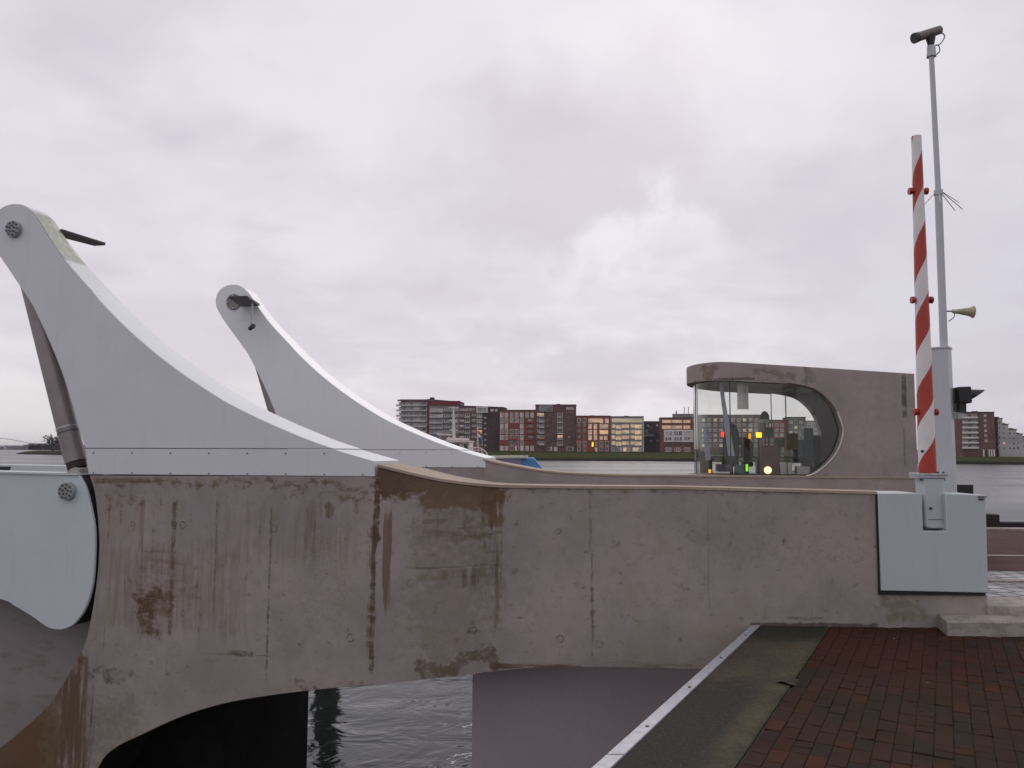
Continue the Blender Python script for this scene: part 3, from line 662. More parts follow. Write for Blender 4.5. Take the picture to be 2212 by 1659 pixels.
# ------------------------------------------------------------------ concrete bridge side, near
cP = lambda x, y: BR.px(x, y, bL)            # point on the near pier face
def cQ(x, y):                                # point on the near parapet face, in bridge coordinates
    q = RT.px(x, y, cR); return BR.inv(RT(q.x, q.y, q.z))
def st(f, x0, x1, y0, y1, *r):
    ym = (y0 + y1) / 2; xm = (x0 + x1) / 2; return (f(x0, ym).x, f(x1, ym).x, f(xm, y1).z, f(xm, y0).z) + r
rnd = random.Random(4)
S = [
 st(cP, 195, 812, 1034, 1062, .05, 'rust', .75, 'blot', .52), st(cP, 200, 330, 1030, 1046, .04, 'ochre', .6, 'horiz', .50), st(cP, 600, 810, 1050, 1085, .05, 'rust', .7, 'blot', .60),
 st(cP, 366, 378, 1072, 1395, (.03, .2), 'brown', .7, 'blot', .48), st(cP, 372, 400, 1080, 1120, .02, 'rust', .5, 'streak', .5), st(cP, 463, 468, 1062, 1335, (.02, .15), 'brown', .6, 'blot', .47),
 st(cP, 580, 587, 1085, 1300, (.02, .2), 'dark', .6, 'blot', .50), st(cP, 574, 581, 1280, 1480, (.02, .2), 'dark', .7, 'blot', .49), st(cP, 300, 312, 1075, 1200, (.02, .1), 'rust', .4, 'streak', .46),
 st(cP, 285, 412, 1185, 1262, .07, 'rust', .42, 'horiz', .56), st(cP, 270, 440, 1240, 1300, .07, 'rust', .35, 'blot', .54), st(cP, 292, 385, 1255, 1335, .09, 'ochre', .65, 'blot', .47), st(cP, 300, 350, 1270, 1375, .06, 'brown', .85, 'blot', .46),
 st(cP, 806, 822, 1030, 1180, (.03, .12), 'brown', .9, 'blot', .44), st(cP, 793, 822, 1110, 1270, (.035, .15), 'brown', .8, 'streak', .50), st(cP, 796, 812, 1190, 1470, (.035, .2), 'brown', .85, 'blot', .50), st(cP, 790, 806, 1290, 1420, (.03, .15), 'rust', .6, 'blot', .50), st(cP, 798, 816, 1100, 1440, (.05, .2), 'dark', .5, 'streak', .56), st(cP, 826, 846, 1090, 1330, (.03, .3), 'ochre', .75, 'streak', .42),
 st(cP, 818, 1066, 960, 1068, .08, 'brown', .90, 'blot', .27), st(cP, 816, 930, 1040, 1095, .06, 'brown', .6, 'blot', .50), st(cP, 905, 1070, 1040, 1110, .08, 'rust', .88, 'blot', .36), st(cP, 1015, 1072, 1060, 1150, .07, 'rust', .85, 'streak', .38),
 st(cP, 900, 1065, 1110, 1180, .06, 'brown', .55, 'horiz', .58), st(cP, 930, 1050, 1100, 1200, .08, 'brown', .5, 'blot', .56), st(cP, 892, 1055, 1229, 1236, .02, 'dark', .75, 'blot', .50), st(cP, 920, 1050, 1236, 1262, .03, 'brown', .55, 'streak', .54), st(cP, 950, 1020, 1238, 1280, .05, 'brown', .7, 'streak', .55),
 st(cP, 1030, 1062, 1150, 1430, (.06, .3), 'brown', .55, 'streak', .47), st(cP, 850, 880, 1060, 1080, .04, 'rust', .7, 'blot', .5),
 st(cP, 488, 548, 1402, 1420, .04, 'dark', .7, 'blot', .50), st(cP, 340, 590, 1408, 1416, .02, 'brown', .5, 'horiz', .56), st(cP, 160, 190, 1385, 1440, .05, 'ochre', .8, 'blot', .42),
 st(cP, -60, 130, 1520, 1800, .18, 'ochre', .9, 'blot', .32), st(cP, 20, 200, 1430, 1700, .14, 'rust', .75, 'streak', .46), st(cP, 60, 330, 1470, 1700, .2, 'moss_shade', .45, 'blot', .50), st(cP, 100, 215, 1400, 1800, .15, 'brown', .65, 'streak', .47), st(cP, 190, 300, 1440, 1480, .05, 'dark', .5, 'blot', .53),
 st(cP, 880, 1060, 1425, 1475, .05, 'brown', .75, 'blot', .50), st(cP, 620, 900, 1470, 1500, .03, 'brown', .6, 'blot', .55),
 st(cP, 640, 700, 1070, 1200, .08, 'rust', .45, 'streak', .56), st(cP, 215, 330, 1050, 1110, .06, 'rust', .5, 'blot', .57),
 st(cQ, 1272, 1279, 1052, 1200, (.012, .15), 'dark', .4, 'blot', .5), st(cQ, 1275, 1283, 1180, 1440, (.025, .2), 'dark', .6, 'blot', .50), st(cQ, 1055, 1260, 1432, 1448, .04, 'brown', .8, 'horiz', .48),
 st(cQ, 1640, 1780, 1330, 1340, .03, 'dark', .7, 'horiz', .56), st(cQ, 1620, 1900, 1345, 1356, .03, 'dark', .85, 'blot', .40), st(cQ, 1880, 2025, 1282, 1352, .08, 'moss_shade', .7, 'blot', .45), st(cQ, 1295, 1500, 1425, 1446, .04, 'brown', .5, 'horiz', .54),  # the strong dark line along the wall foot is a painted contact shadow
 st(cQ, 1040, 1900, 1046, 1068, .02, 'dark', .45, 'blot', .60), st(cQ, 1500, 1890, 1120, 1260, .2, 'dark', .35, 'fine', .66), st(cQ, 1528, 1532, 1080, 1320, (.006, .1), 'dark', .25, 'streak', .5), st(cQ, 1640, 1700, 1085, 1200, .1, 'dark', .4, 'fine', .62),
]
RG = [(p.x, p.z, r, .011, st_ * .7) for p, r, st_ in ((cP(287, 1132), .022, .6), (cP(395, 1134), .03, .8), (cP(592, 1142), .03, .7), (cP(757, 1378), .033, .9), (cP(1000, 1380), .03, .8),
      (cQ(1210, 1380), .03, .8), (cQ(1206, 1148), .022, .6), (cQ(1294, 1392), .03, .5), (cP(395, 1325), .022, .4), (cQ(1530, 1160), .02, .4))]
for x_, ya_, yb_, w_, k_, s_ in ((236, 1062, 1180, 5, 'rust', .45), (262, 1070, 1140, 8, 'rust', .5), (330, 1085, 1250, 4, 'brown', .45), (347, 1060, 1110, 7, 'rust', .5), (395, 1078, 1160, 3, 'brown', .5), (412, 1080, 1150, 3, 'brown', .45),
        (430, 1290, 1390, 5, 'brown', .35), (500, 1065, 1100, 6, 'rust', .45), (540, 1180, 1300, 3, 'brown', .4), (562, 1100, 1180, 3, 'dark', .5), (610, 1070, 1120, 4, 'rust', .4), (660, 1075, 1130, 5, 'rust', .5),
        (705, 1080, 1150, 4, 'brown', .45), (735, 1070, 1100, 9, 'rust', .55), (770, 1065, 1120, 12, 'rust', .6), (360, 1400, 1480, 4, 'dark', .45), (480, 1150, 1260, 3, 'brown', .35), (303, 1200, 1380, 6, 'rust', .4), (270, 1195, 1300, 4, 'rust', .35),
        (890, 1090, 1160, 5, 'rust', .5), (935, 1100, 1210, 8, 'brown', .4), (985, 1095, 1170, 10, 'rust', .5), (1058, 1100, 1330, 7, 'rust', .45), (225, 1330, 1420, 6, 'brown', .4)):
    S.append(st(cP, x_ - w_ / 2, x_ + w_ / 2, ya_, yb_, (.025, .22), k_, s_, 'blot', .46))
S += [st(cP, 875, 1042, 960, 1470, (.25, .3), 'moss_shade', .38, 'blot', .36), st(cP, 195, 560, 1150, 1400, .2, 'ochre', .30, 'streak', .52), st(cP, 420, 800, 1060, 1250, .2, 'ochre', .22, 'streak', .54), st(cP, 620, 790, 1100, 1400, .2, 'dark', .22, 'fine', .60), st(cP, 195, 260, 1430, 1480, .06, 'dark', .5, 'blot', .54), st(cP, 690, 715, 1085, 1130, .03, 'rust', .7, 'streak', .45), st(cP, 870, 1060, 1150, 1300, .12, 'moss_shade', .35, 'blot', .52), st(cP, 1020, 1050, 1110, 1440, (.05, .2), 'dark', .35, 'streak', .50)]  # first wash: greenish staining plus the turned face's shade, painted up to the corner
S.append(st(cP, 985, 1015, 1372, 1388, .02, 'brown', .4, 'blot', .5))
base = BR(-5.0, bL + .3, WATER); OFF = BR.inv(base)
M_SHADE = plain('under_bridge_shade', (.016, .015, .012), .8, 0, .3, 4)  # near-black colour stands in for the shade under arch and deck
WALL = (.358, .310, .288)
xt_, xc_ = cP(815, 1200).x, cQ(1047, 1200).x
pick = lambda lo, hi: ([q for q in S if q[1] > lo and q[0] < hi], [q for q in RG if lo < q[0] < hi])
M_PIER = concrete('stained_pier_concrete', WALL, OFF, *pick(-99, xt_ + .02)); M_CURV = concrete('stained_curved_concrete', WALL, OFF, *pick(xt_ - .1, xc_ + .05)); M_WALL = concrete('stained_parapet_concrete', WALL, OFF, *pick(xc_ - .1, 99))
wall = thing('concrete_bridge_wall', 'rust stained concrete wall carrying the near white pylon, running to the brick pavement', 'wall', base, BR)
outer = [(193, 1027), (204, 1063), (210.8, 1116.7), (214, 1184), (208.6, 1255.8), (197, 1332), (184.8, 1385.8), (170.4, 1412.7), (134.5, 1480), (89.7, 1538), (44.8, 1578.7), (0, 1614.6), (-70, 1655), (-150, 1690), (-330, 1740)]
arch = [(120, 2000), (150, 1800), (212, 1659), (247, 1617.5), (307, 1587), (393, 1548), (478.6, 1521.5), (564.4, 1505.5), (665, 1492.6), (779, 1482), (830, 1477)]
pts = [cP(815, 1029.5)] + [cP(*q) for q in cat(outer, 4)] + [cP(-330, 2000)] + [cP(*q) for q in cat(arch, 4)][:-4] + [cP(815, 1478.6)]
pts = [(p.x, max(p.z, WATER - .3)) for p in pts]
link(MB().prism(BR, pts, bL, bL + .68), 'pier_panel', [M_PIER, M_SHADE], wall, bevel=.006)
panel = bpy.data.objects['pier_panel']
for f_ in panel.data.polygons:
    if abs(f_.normal.y) < .5 and (f_.normal.z < -.35 or f_.normal.x > .35) and f_.center.z + OFF.z < -.5: f_.material_index = 1  # inner faces of the arch get the painted shade
# curved plan between pier and parapet: it swings back and meets the parapet in a sharp inner corner
TIP = cP(815.5, 1010); Cc = cQ(1047, 1100)
def plan(t, back=0.0):
    c = Vector((TIP.x + .60 * (Cc.x - TIP.x), bL)); p0 = Vector((TIP.x, bL)); p1 = Vector((Cc.x, Cc.y))
    return p0 * (1 - t) ** 2 + c * 2 * t * (1 - t) + p1 * t * t
EDGE = [(815, 1002.4), (847, 1010.2), (879, 1017.9), (912, 1025.8), (946.6, 1033), (993, 1039.7), (1041, 1044.8), (1081, 1047.3), (1140, 1048.5), (1283.6, 1049.9), (1457, 1050.8), (1884, 1061.7), (1900, 1062)]
BOT = [(815, 1478.6), (907.5, 1469), (1021, 1456.6), (1047, 1452), (1079, 1448.5), (1140, 1443), (1200, 1440.5), (1300, 1440), (1520, 1445)]
def zat(P2, prof, z=1.0):
    for _ in range(30):
        x, y = proj(BR(P2.x, P2.y, z)); ty = ip(prof, x); z += (y - ty) * P2.y / FPX
    return z
def strip_panel(samples, name, thick, zbot=None):
    fr_t, fr_b, bk_t, bk_b = [], [], [], []
    for P2, th in samples:
        zt = zat(P2, EDGE) - .028; zb_ = zbot if zbot is not None else zat(P2, BOT, -.4)
        fr_t.append(BR(P2.x, P2.y, zt)); fr_b.append(BR(P2.x, P2.y, zb_)); bk_t.append(BR(P2.x, P2.y + th, zt)); bk_b.append(BR(P2.x, P2.y + th, zb_))
    mb = MB(); mb.grid([fr_b, fr_t, bk_t, bk_b, fr_b]); n = len(samples)
    mb.add([fr_b[0], fr_t[0], bk_t[0], bk_b[0]], [(0, 1, 2, 3)]); mb.add([fr_b[-1], fr_t[-1], bk_t[-1], bk_b[-1]], [(3, 2, 1, 0)])
    return link(mb, name, M_CURV if name == 'curved_panel' else M_WALL, wall, smooth=30)
xs_b = (.68, .40)
sam = [(plan(k / 20), (bL + .68 - (bL + .68 - Cc.y - .40) * (k / 20)) - plan(k / 20).y) for k in range(21)]
strip_panel(sam, 'curved_panel', 0)
sam2 = []
for k in range(24):
    x = 1047 + (1895 - 1047) * k / 23; q = cQ(x, 1100); sam2.append((Vector((q.x, q.y)), .40 - .12 * min(1, k / 8)))
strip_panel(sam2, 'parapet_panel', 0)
# coping along the curved top edge
fr = []; 
for P2, th in sam[:-1] + sam2:
    zt = zat(P2, EDGE); fr.append((BR(P2.x, P2.y - .012, zt), BR(P2.x, P2.y - .012, zt - .025), BR(P2.x, P2.y + th + .01, zt - .025), BR(P2.x, P2.y + th + .01, zt)))
mb = MB(); mb.grid([[f_[i % 4] for f_ in fr] for i in range(5)]); mb.add(list(fr[0]), [(0, 1, 2, 3)]); mb.add(list(fr[-1]), [(3, 2, 1, 0)])
M_COPE = concrete('tan_coping', (.43, .345, .275), OFF, (), (), .6)
link(mb, 'coping', M_COPE, wall, smooth=30)
# lower part of the parapet end, below the barrier box
q0 = RT.px(1896, 1284, cR); 
M_BASE = M_WALL
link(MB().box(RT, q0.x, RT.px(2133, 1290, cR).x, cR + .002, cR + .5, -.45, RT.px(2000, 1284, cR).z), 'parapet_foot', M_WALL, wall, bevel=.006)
link(MB().box(RT, q0.x - .012, q0.x - .001, cR + .05, cR + .4, -.3, 1.2), 'end_face', M_WALL, wall, smooth=0)
# recessed drum chamber behind the bascule plate
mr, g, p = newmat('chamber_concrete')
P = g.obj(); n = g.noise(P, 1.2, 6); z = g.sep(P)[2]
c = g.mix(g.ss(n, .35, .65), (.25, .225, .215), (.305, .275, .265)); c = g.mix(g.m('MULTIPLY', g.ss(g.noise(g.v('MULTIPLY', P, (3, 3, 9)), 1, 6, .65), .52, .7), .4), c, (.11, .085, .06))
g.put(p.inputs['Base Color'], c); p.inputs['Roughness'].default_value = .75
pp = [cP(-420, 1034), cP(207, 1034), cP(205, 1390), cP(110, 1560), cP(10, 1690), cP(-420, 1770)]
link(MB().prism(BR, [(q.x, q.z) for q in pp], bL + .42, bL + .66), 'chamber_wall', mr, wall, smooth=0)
# pier body under the deck, its shade put into the colour
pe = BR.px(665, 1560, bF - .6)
link(MB().box(BR, -10, pe.x, bL + 1.5, bF - .6, WATER - .4, -.05), 'pier_core', M_SHADE, wall, smooth=0)

# ------------------------------------------------------------------ white steel pylons
right = [(43, 440.6), (56, 445.5), (69, 456), (82.7, 472.8), (110, 517), (143, 564), (193, 621.7), (234, 668.6), (303, 735), (386, 801), (480, 863), (549.6, 899), (606.8, 924.9), (664, 949), (721, 969)]
left = [(184, 968), (170, 926), (154, 866), (132, 800), (110, 745.8), (90, 701), (69, 657.5), (35, 606), (0, 554)]
cap = [(-12, 531), (-20, 513), (-22, 494), (-18, 474), (-6, 456), (12, 444), (28, 440)]
TH = [(1.3, .68), (1.5, .67), (2.05, .58), (2.9, .42), (3.9, .27), (9, .27)]
thick = lambda z: ip(TH, z)
def pylon(b, label, far):
    pz = cP(33, 496); bb = lambda q: (q.x, q.z)
    base = BR(-4.3, b + .3, cP(500, 1027).z)
    t = thing('steel_pylon', label, 'pylon', base, BR, 'white curved pylons of the drawbridge')
    mst = paint('white_paint_mossy', (.70, .72, .74), .42, .22, moss_shade=(3.52 - base.z, 4.06 - base.z)) if not far else paint('white_paint_lit', (.80, .815, .825), .42, .14)  # far pylon's brighter light is put into a lighter paint
    if far: M_ST = mst
    else: M_ST = M_STEEL
    body = [bb(cP(*q)) for q in cat(right, 4) + cat(left[:7], 3) + left[7:] + cat(cap, 3)]
    link(MB().prism(BR, body, b, lambda a, z: b + thick(z)), 'body', mst, t, bevel=.006)
    skirt = [(184.5, 970.2), (722, 971), (764, 983.5), (807, 995.8), (810.5, 1029.2), (192, 1024.5)]
    sk = link(MB().prism(BR, [bb(cP(*q)) for q in skirt], b - .004, lambda a, z: b + thick(z) + .004), 'skirt_plate', M_ST, t, bevel=.004)
    for i in range(8):
        for y in (978 + i * .3, 1021 + i * .6):
            x = 203 + i * 83
            if y < 1000 and x > 740: continue
            q = cP(x, y); link(MB().tube([BR(q.x, b - .012, q.z), BR(q.x, b + .01, q.z)], .0065, 8), 'screw', M_BOLT, sk, smooth=0)
    if not far:                               # bolted hinge cap on the outer face
        hub = link(MB().tube([BR(pz.x, b - .045, pz.z), BR(pz.x, b + .01, pz.z)], .085, 32), 'hinge_cap', M_HUB, t, bevel=.004)
        for k in range(14):
            an = 2 * math.pi * k / 9 if k < 9 else 2 * math.pi * (k - 9) / 5 + .3; r = .066 if k < 9 else .032
            q = BR(pz.x + r * math.cos(an), b, pz.z + r * math.sin(an)); link(MB().tube([q - BR.w * .058, q - BR.w * .04], .0085, 6), 'bolt', M_BOLT, hub, smooth=0)
    else:
        hub = link(MB().tube([BR(pz.x, b - .02, pz.z), BR(pz.x, b + .01, pz.z)], .125, 32), 'hinge_plate', M_HUBB, t)
        for k in range(4):
            an = math.pi / 2 * k + .1; q = BR(pz.x + .1 * math.cos(an), b, pz.z + .1 * math.sin(an)); link(MB().tube([q - BR.w * .04, q - BR.w * .018], .014, 8), 'bolt', M_GALV, hub, smooth=0)
        q = BR.px(540, 691, b); link(MB().box(BR, q.x - .20, q.x + .24, b - .003, b + .01, q.z - .004, q.z + .004), 'weld_seam', M_STEEL, t, smooth=0)
    return t, pz
py1, hubz = pylon(bL, 'tall near white steel pylon with bolted hinge cap and mossy green top, left edge', False)
py2, _ = pylon(bF, 'further white steel pylon with a dark lamp plate on its rounded head', True)

def cylinder(b, label):
    c0 = BR.px(164, 998, bL + .16); c1 = BR.px(44, 520, bL + .16); o = BR(c0.x, b, c0.z - .08)
    t = thing('hydraulic_cylinder', label, 'hydraulic cylinder', o, BR, 'hydraulic cylinders raising the bridge')
    A = BR(c0.x, b, c0.z); B = BR(c1.x, b, c1.z); d = (B - A); r = .104
    at = lambda k: A + d * k
    link(MB().tube([at(0), at(.84)], r, 28), 'barrel', M_BARREL, t)
    for k in (.125, .145): link(MB().tube([at(k), at(k + .006)], r + .004, 28), 'ring', M_GALV if k > .13 else M_BOLT, t)
    link(MB().tube([at(.84), at(1)], r * .6, 20), 'piston_rod', M_GALV, t)
    link(MB().tube([at(-.026), at(.006)], r * .90, 24), 'clevis', M_BROWN, t)
    u_ = BR.inv(at(-.04)); link(MB().prism(BR, [(u_.x - .075, u_.z - .16), (u_.x + .10, u_.z - .16), (u_.x + .10, u_.z + .03), (u_.x + .03, u_.z + .045), (u_.x - .04, u_.z + .01), (u_.x - .075, u_.z - .05)], u_.y - .1, u_.y + .1), 'bracket', M_PALE, t, bevel=.008)
cylinder(bL + .16, 'large grey hydraulic cylinder slanting down behind the near white pylon')
cylinder(bF + .50, 'more distant grey hydraulic cylinder half hidden behind the near pylon curve')

def lamp(corners, label, pipe=None):
    """flat wing shaped floodlight plate standing out from a pylon head; corners are (bridge a, b) at one height"""
    z = LAMPZ; a = sum(c[0] for c in corners) / 4; b = sum(c[1] for c in corners) / 4
    t = thing('pylon_lamp', label, 'lamp', BR(a, b, z), BR, 'wing shaped lamps on the pylon heads')
    n = len(corners); mb = MB(); vs = [BR(x, y, z + .022) for x, y in corners] + [BR(x, y, z - .012) for x, y in corners]
    mb.add(vs, [list(range(n)), list(range(2 * n - 1, n - 1, -1))] + [(i, (i + 1) % n, (i + 1) % n + n, i + n) for i in range(n)])
    link(mb, 'lamp_plate', M_LAMP, t, bevel=.004)
    if pipe:
        x, y, zb_ = pipe
        link(MB().tube([BR(x, y, z - .013), BR(x + .005, y, zb_)], .017, 10), 'pipe', M_POST, t)
        link(MB().tube([BR(x - .04, y + .03, zb_ - .035), BR(x + .05, y - .03, zb_ - .005)], [.032, .038], 12), 'spotlight', M_LAMP, t)
    return t
LAMPZ = BR.px(540, 660, bF - .02).z
lp = [BR.px(495, 642, bF - .66), BR.px(535, 640, bF - .66), BR.px(561, 659, bF - .02), BR.px(520, 661, bF - .02)]
pp_ = BR.px(543, 704, bF - .30)
lamp([(q.x, q.y) for q in lp], 'dark wing shaped lamp plate with hanging pipe on the far pylon head', (pp_.x, pp_.y, pp_.z))
r0 = BR.px(204, 529, bL + .85); r1 = BR.px(228, 528, bL + .85); LAMPZ = r1.z
lamp([(r0.x - .14, bL + .26), (r1.x - .06, bL + .26), (r1.x, bL + .85), (r0.x, bL + .85)], 'dark lamp blade sticking out behind the near pylon head')

# ------------------------------------------------------------------ bascule leaf (moving deck) at the left
def leaf():
    b = bL - .03; prof = [(-420, 1012), (0, 1019.5), (175, 1026.8), (188, 1050), (197, 1081), (208.0, 1139), (208.2, 1206), (203, 1265), (188, 1314), (166, 1345.5), (150, 1355), (134.5, 1359), (107.6, 1354), (76, 1332), (36, 1308), (0, 1291.6), (-200, 1240), (-420, 1215)]
    t = thing('bascule_leaf', 'pale grey green bascule leaf with rounded counterweight plate and bolted hinge, left edge', 'bridge leaf', BR(-7.5, bL + 2, cP(0, 1359).z), BR)
    head = [cP(*q) for q in prof[:3]]; tail = [cP(*q) for q in cat(prof[2:], 4)]
    pts = [(p.x, p.z) for p in head[:2]] + [(p.x, p.z) for p in tail]
    sp = link(MB().prism(BR, pts, b, b + .035), 'side_plate', M_LEAF, t, bevel=.006)
    link(MB().prism(BR, [(x - .012, z + .006) for x, z in pts], b + .036, b + .36), 'gap_fill', plain('gap_shade_dark', (.030, .024, .022), .8, 0, .3, 5), t)  # added dark body; its side fills the gap in place of shade
    hz = cP(154, 1060.5); hub = link(MB().tube([BR(hz.x, b - .05, hz.z), BR(hz.x, b + .01, hz.z)], .088, 36), 'hinge_cap', M_HUB, sp, bevel=.004)
    M = MATW[sp.name]
    fl = [(p.x, p.z) for p in [cP(-420, 1012), cP(0, 1019.5), cP(175, 1026.8)]]
    link(MB().prism(BR, [(fl[0][0], fl[0][1] + .002), (fl[2][0], fl[2][1] + .002), (fl[2][0], fl[2][1] + .02), (fl[0][0], fl[0][1] + .02)], b - .02, b + .32), 'top_flange', M_LEAF, t)
    for k in range(14):
        an = 2 * math.pi * k / 9 if k < 9 else 2 * math.pi * (k - 9) / 5 + .3; r = .066 if k < 9 else .03
        q = BR(hz.x + r * math.cos(an), b, hz.z + r * math.sin(an)); link(MB().tube([q - BR.w * .064, q - BR.w * .045], .0095, 6), 'bolt', M_BOLT, t, smooth=0)
    # far side girder
    f0 = bF + .05; q = [BR.px(*p, f0) for p in ((-300, 1001), (0, 1003.3), (166, 1006.5), (172, 1060), (-300, 1060))]
    fp = link(MB().prism(BR, [(p.x, p.z) for p in q], f0, f0 + .3), 'far_girder', M_LEAF, t, bevel=.008)
    q = [BR.px(*p, f0) for p in ((-60, 1007.5), (24, 1008), (20, 1019), (-60, 1019))]
    link(MB().prism(BR, [(p.x, p.z) for p in q], f0 - .006, f0 + .05), 'dark_opening', M_BLACK, fp, smooth=0)
    link(MB().box(BR, -10.5, -6.35, bL + .28, f0 - .002, .55, .85), 'deck_plate', plain('deck_grey', (.16, .16, .16), .8), t, smooth=0)
leaf()

# ------------------------------------------------------------------ far concrete side
M_FARW = concrete('far_concrete', (.372, .322, .302), (0, 0, 0), (), (), .8)
fw = thing('concrete_bridge_wall', 'concrete parapet wall on the far side of the road, below the further pylon', 'wall', BR(-5, bF + .3, WATER), BR)
FEDGE = [(1043, 990.5), (1050, 994), (1075, 999), (1103, 1004.0), (1135, 1010), (1167, 1015), (1200, 1018.6), (1231.6, 1021.2), (1280, 1023.4), (1328, 1024.6), (1498.6, 1026.2), (1600, 1027.5), (2100, 1031)]
zt = BR.px(980, 1010.8, bF).z
link(MB().prism(BR, [(-12, WATER - .3), (-7.6, WATER - .3), (-6.9, -1.2), (-5.8, -.6), (-2.84, -.45), (-2.84, zt), (-5.9, zt)], bF, bF + .68), 'pier_panel', M_FARW, fw, bevel=.005)
HY = 10.95; HF = Skew(1.5, HY, .19)                                    # keeper's house front, RT frame
def fp_(t):                                   # plan of far parapet: leaves the bridge side and swings to the house line
    a0 = -2.835; e = BR.inv(RT(2.3, HY - .03, 0))
    p0 = Vector((a0, bF)); p1 = Vector((e.x, e.y)); c = Vector((a0 + 1.6, bF)); return p0 * (1 - t) ** 2 + c * 2 * t * (1 - t) + p1 * t * t
rows = []; rc = []
pl = [(fp_(k / 24), .5 - .2 * k / 24) for k in range(25)]
pl += [(Vector(BR.inv(RT(2.3 + (5.6 - 2.3) * k / 8, HY - .03, 0))[:2]), .3) for k in range(1, 9)]
for P2, th in pl:
    z = zat(P2, FEDGE)
    rows.append((BR(P2.x, P2.y, -.45), BR(P2.x, P2.y, z - .025), BR(P2.x, P2.y + th, z - .025), BR(P2.x, P2.y + th, -.45)))
    rc.append((BR(P2.x, P2.y - .012, z), BR(P2.x, P2.y - .012, z - .024), BR(P2.x, P2.y + th + .01, z - .024), BR(P2.x, P2.y + th + .01, z)))
for nm, rr, mm in (('parapet_panel', rows, M_FARW), ('coping', rc, M_COPE)):
    mb = MB(); mb.grid([[f_[i % 4] for f_ in rr] for i in range(5)]); mb.add(list(rr[0]), [(0, 1, 2, 3)]); mb.add(list(rr[-1]), [(3, 2, 1, 0)])
    link(mb, nm, mm, fw, smooth=30)

# ------------------------------------------------------------------ deck, abutment, land
link(MB().box(BR, -5.6, -1.2, bL + .70, bF - .01, -.35, .14), 'bridge_deck', plain('deck_underside', (.12, .11, .11), .85, 0, .2, 3), fr=BR, label='concrete road deck hidden between the two bridge walls', cat_='bridge deck', smooth=0)
AX = gz(1020, 1659, 0); d = ray(1020, 1555); AY = 8.35; ax = d.x / d.y * AY
ab = MB().prism(W, [(ax, WATER - .4), (4.5, WATER - .4), (4.5, -.40), (ax, -.40)], AY, 15.2)
mab, g, p = newmat('abutment_concrete'); P = g.obj(); n = g.noise(P, .9, 6); n2 = g.noise(P, 30, 4)
c = g.mix(g.ss(n, .3, .7), (.44, .385, .40), (.49, .43, .45)); c = g.mix(g.m('MULTIPLY', g.ss(n2, .45, .7), .12), c, (.2, .18, .19))
g.put(p.inputs['Base Color'], c); p.inputs['Roughness'].default_value = .7
link(ab, 'bridge_abutment', mab, label='smooth grey abutment wall under the bridge beside the metal quay edge', cat_='wall', smooth=0)

eL = [gz(1624, 1352.6, 0), gz(1282, 1659, 0)]; eR = [gz(1641.4, 1353.4, 0), gz(1323, 1659, 0)]; eC = [gz(1793, 1354.7, 0), gz(1587, 1659, 0)]
def ext(e, y): k = (y - e[0].y) / (e[1].y - e[0].y); q = e[0] + (e[1] - e[0]) * k; return (q.x, q.y)
YW = 7.70; YB = -8.0
link(MB().slab([ext(eL, YB), (60, YB), (60, AY - .01), (ext(eL, AY - .01)[0], AY - .01)], WATER - .4, -.06), 'quay_ground', mab, kind='structure', smooth=0)
M_EDGE = plain('galvanised_edge', (.40, .40, .43), .5, .25, .14, 14, .06)
es = thing('edge_strip', 'galvanised steel strip capping the concrete quay edge', 'metal strip', (*ext(eL, 5.5), -.06), W)
dv = (eL[1] - eL[0]).normalized()
ys = [YB, -3, .6, 3.9, 4.37, 7.57]
for y0, y1 in zip(ys, ys[1:]):
    s0 = .012
    mb = MB().slab([ext(eL, y0 + s0), ext(eR, y0 + s0), ext(eR, y1), ext(eL, y1)], -.09, .012); link(mb, 'strip_section', M_EDGE, es, bevel=.003)
for k in range(-6, 5):
    y = 7.15 - (4 - k) * .78
    e0 = ext(eL, y); e1 = ext(eR, y); q = Vector((e0[0] * .4 + e1[0] * .6, y, 0)); link(MB().tube([q + Vector((0, 0, .010)), q + Vector((0, 0, .018))], .011, 8), 'bolt', M_BOLT, es, smooth=0)
# concrete margin
mc, g, p = newmat('margin_concrete'); P = g.n.new('ShaderNodeNewGeometry').outputs['Position']
n = g.noise(P, 1.1, 6, .6); n2 = g.noise(P, 45, 4, .7); n3 = g.noise(P, 6, 6, .65)
dl = (eC[1] - eC[0]).normalized(); nrm = Vector((dl.y, -dl.x, 0))
side = g.m('SUBTRACT', g.v('DOT_PRODUCT', P, tuple(nrm)), nrm.dot(eC[0]))   # metres from the brick edge
sgn = 1 if nrm.dot(eL[0] - eC[0]) > 0 else -1
side = g.m('MULTIPLY', side, sgn)
c = g.mix(g.ss(n, .38, .60), (.066, .057, .039), (.105, .086, .055))
yb = g.sep(P)[1]
c = g.mix(g.m('MULTIPLY', g.ss(g.m('ADD', side, g.m('MULTIPLY', n3, .16)), .17, .30), g.ss(g.m('ADD', yb, g.m('MULTIPLY', n3, 1.2)), 6.5, 6.1, .2, .95)), c, (.043, .039, .033))
n4 = g.noise(P, 22, 6, .7)
c = g.mix(g.m('MULTIPLY', g.ss(n4, .46, .62), .45), c, (.034, .030, .022))
c = g.mix(g.ss(g.m('ADD', yb, g.m('MULTIPLY', n3, .5)), 7.05, 7.45), c, (.036, .034, .024))
c = g.mix(g.m('MULTIPLY', g.ss(n2, .52, .75), .4), c, (.15, .14, .12))
dvv, cvv = g.vor(P, 2.2); c = g.mix(g.m('MULTIPLY', g.ss(dvv, .085, .05), g.m('GREATER_THAN', g.sep(cvv)[0], .72)), c, (.32, .31, .29))
c = g.mix(g.ss(g.m('ADD', side, g.m('MULTIPLY', n3, .12)), .11, .03), c, (.040, .043, .020))
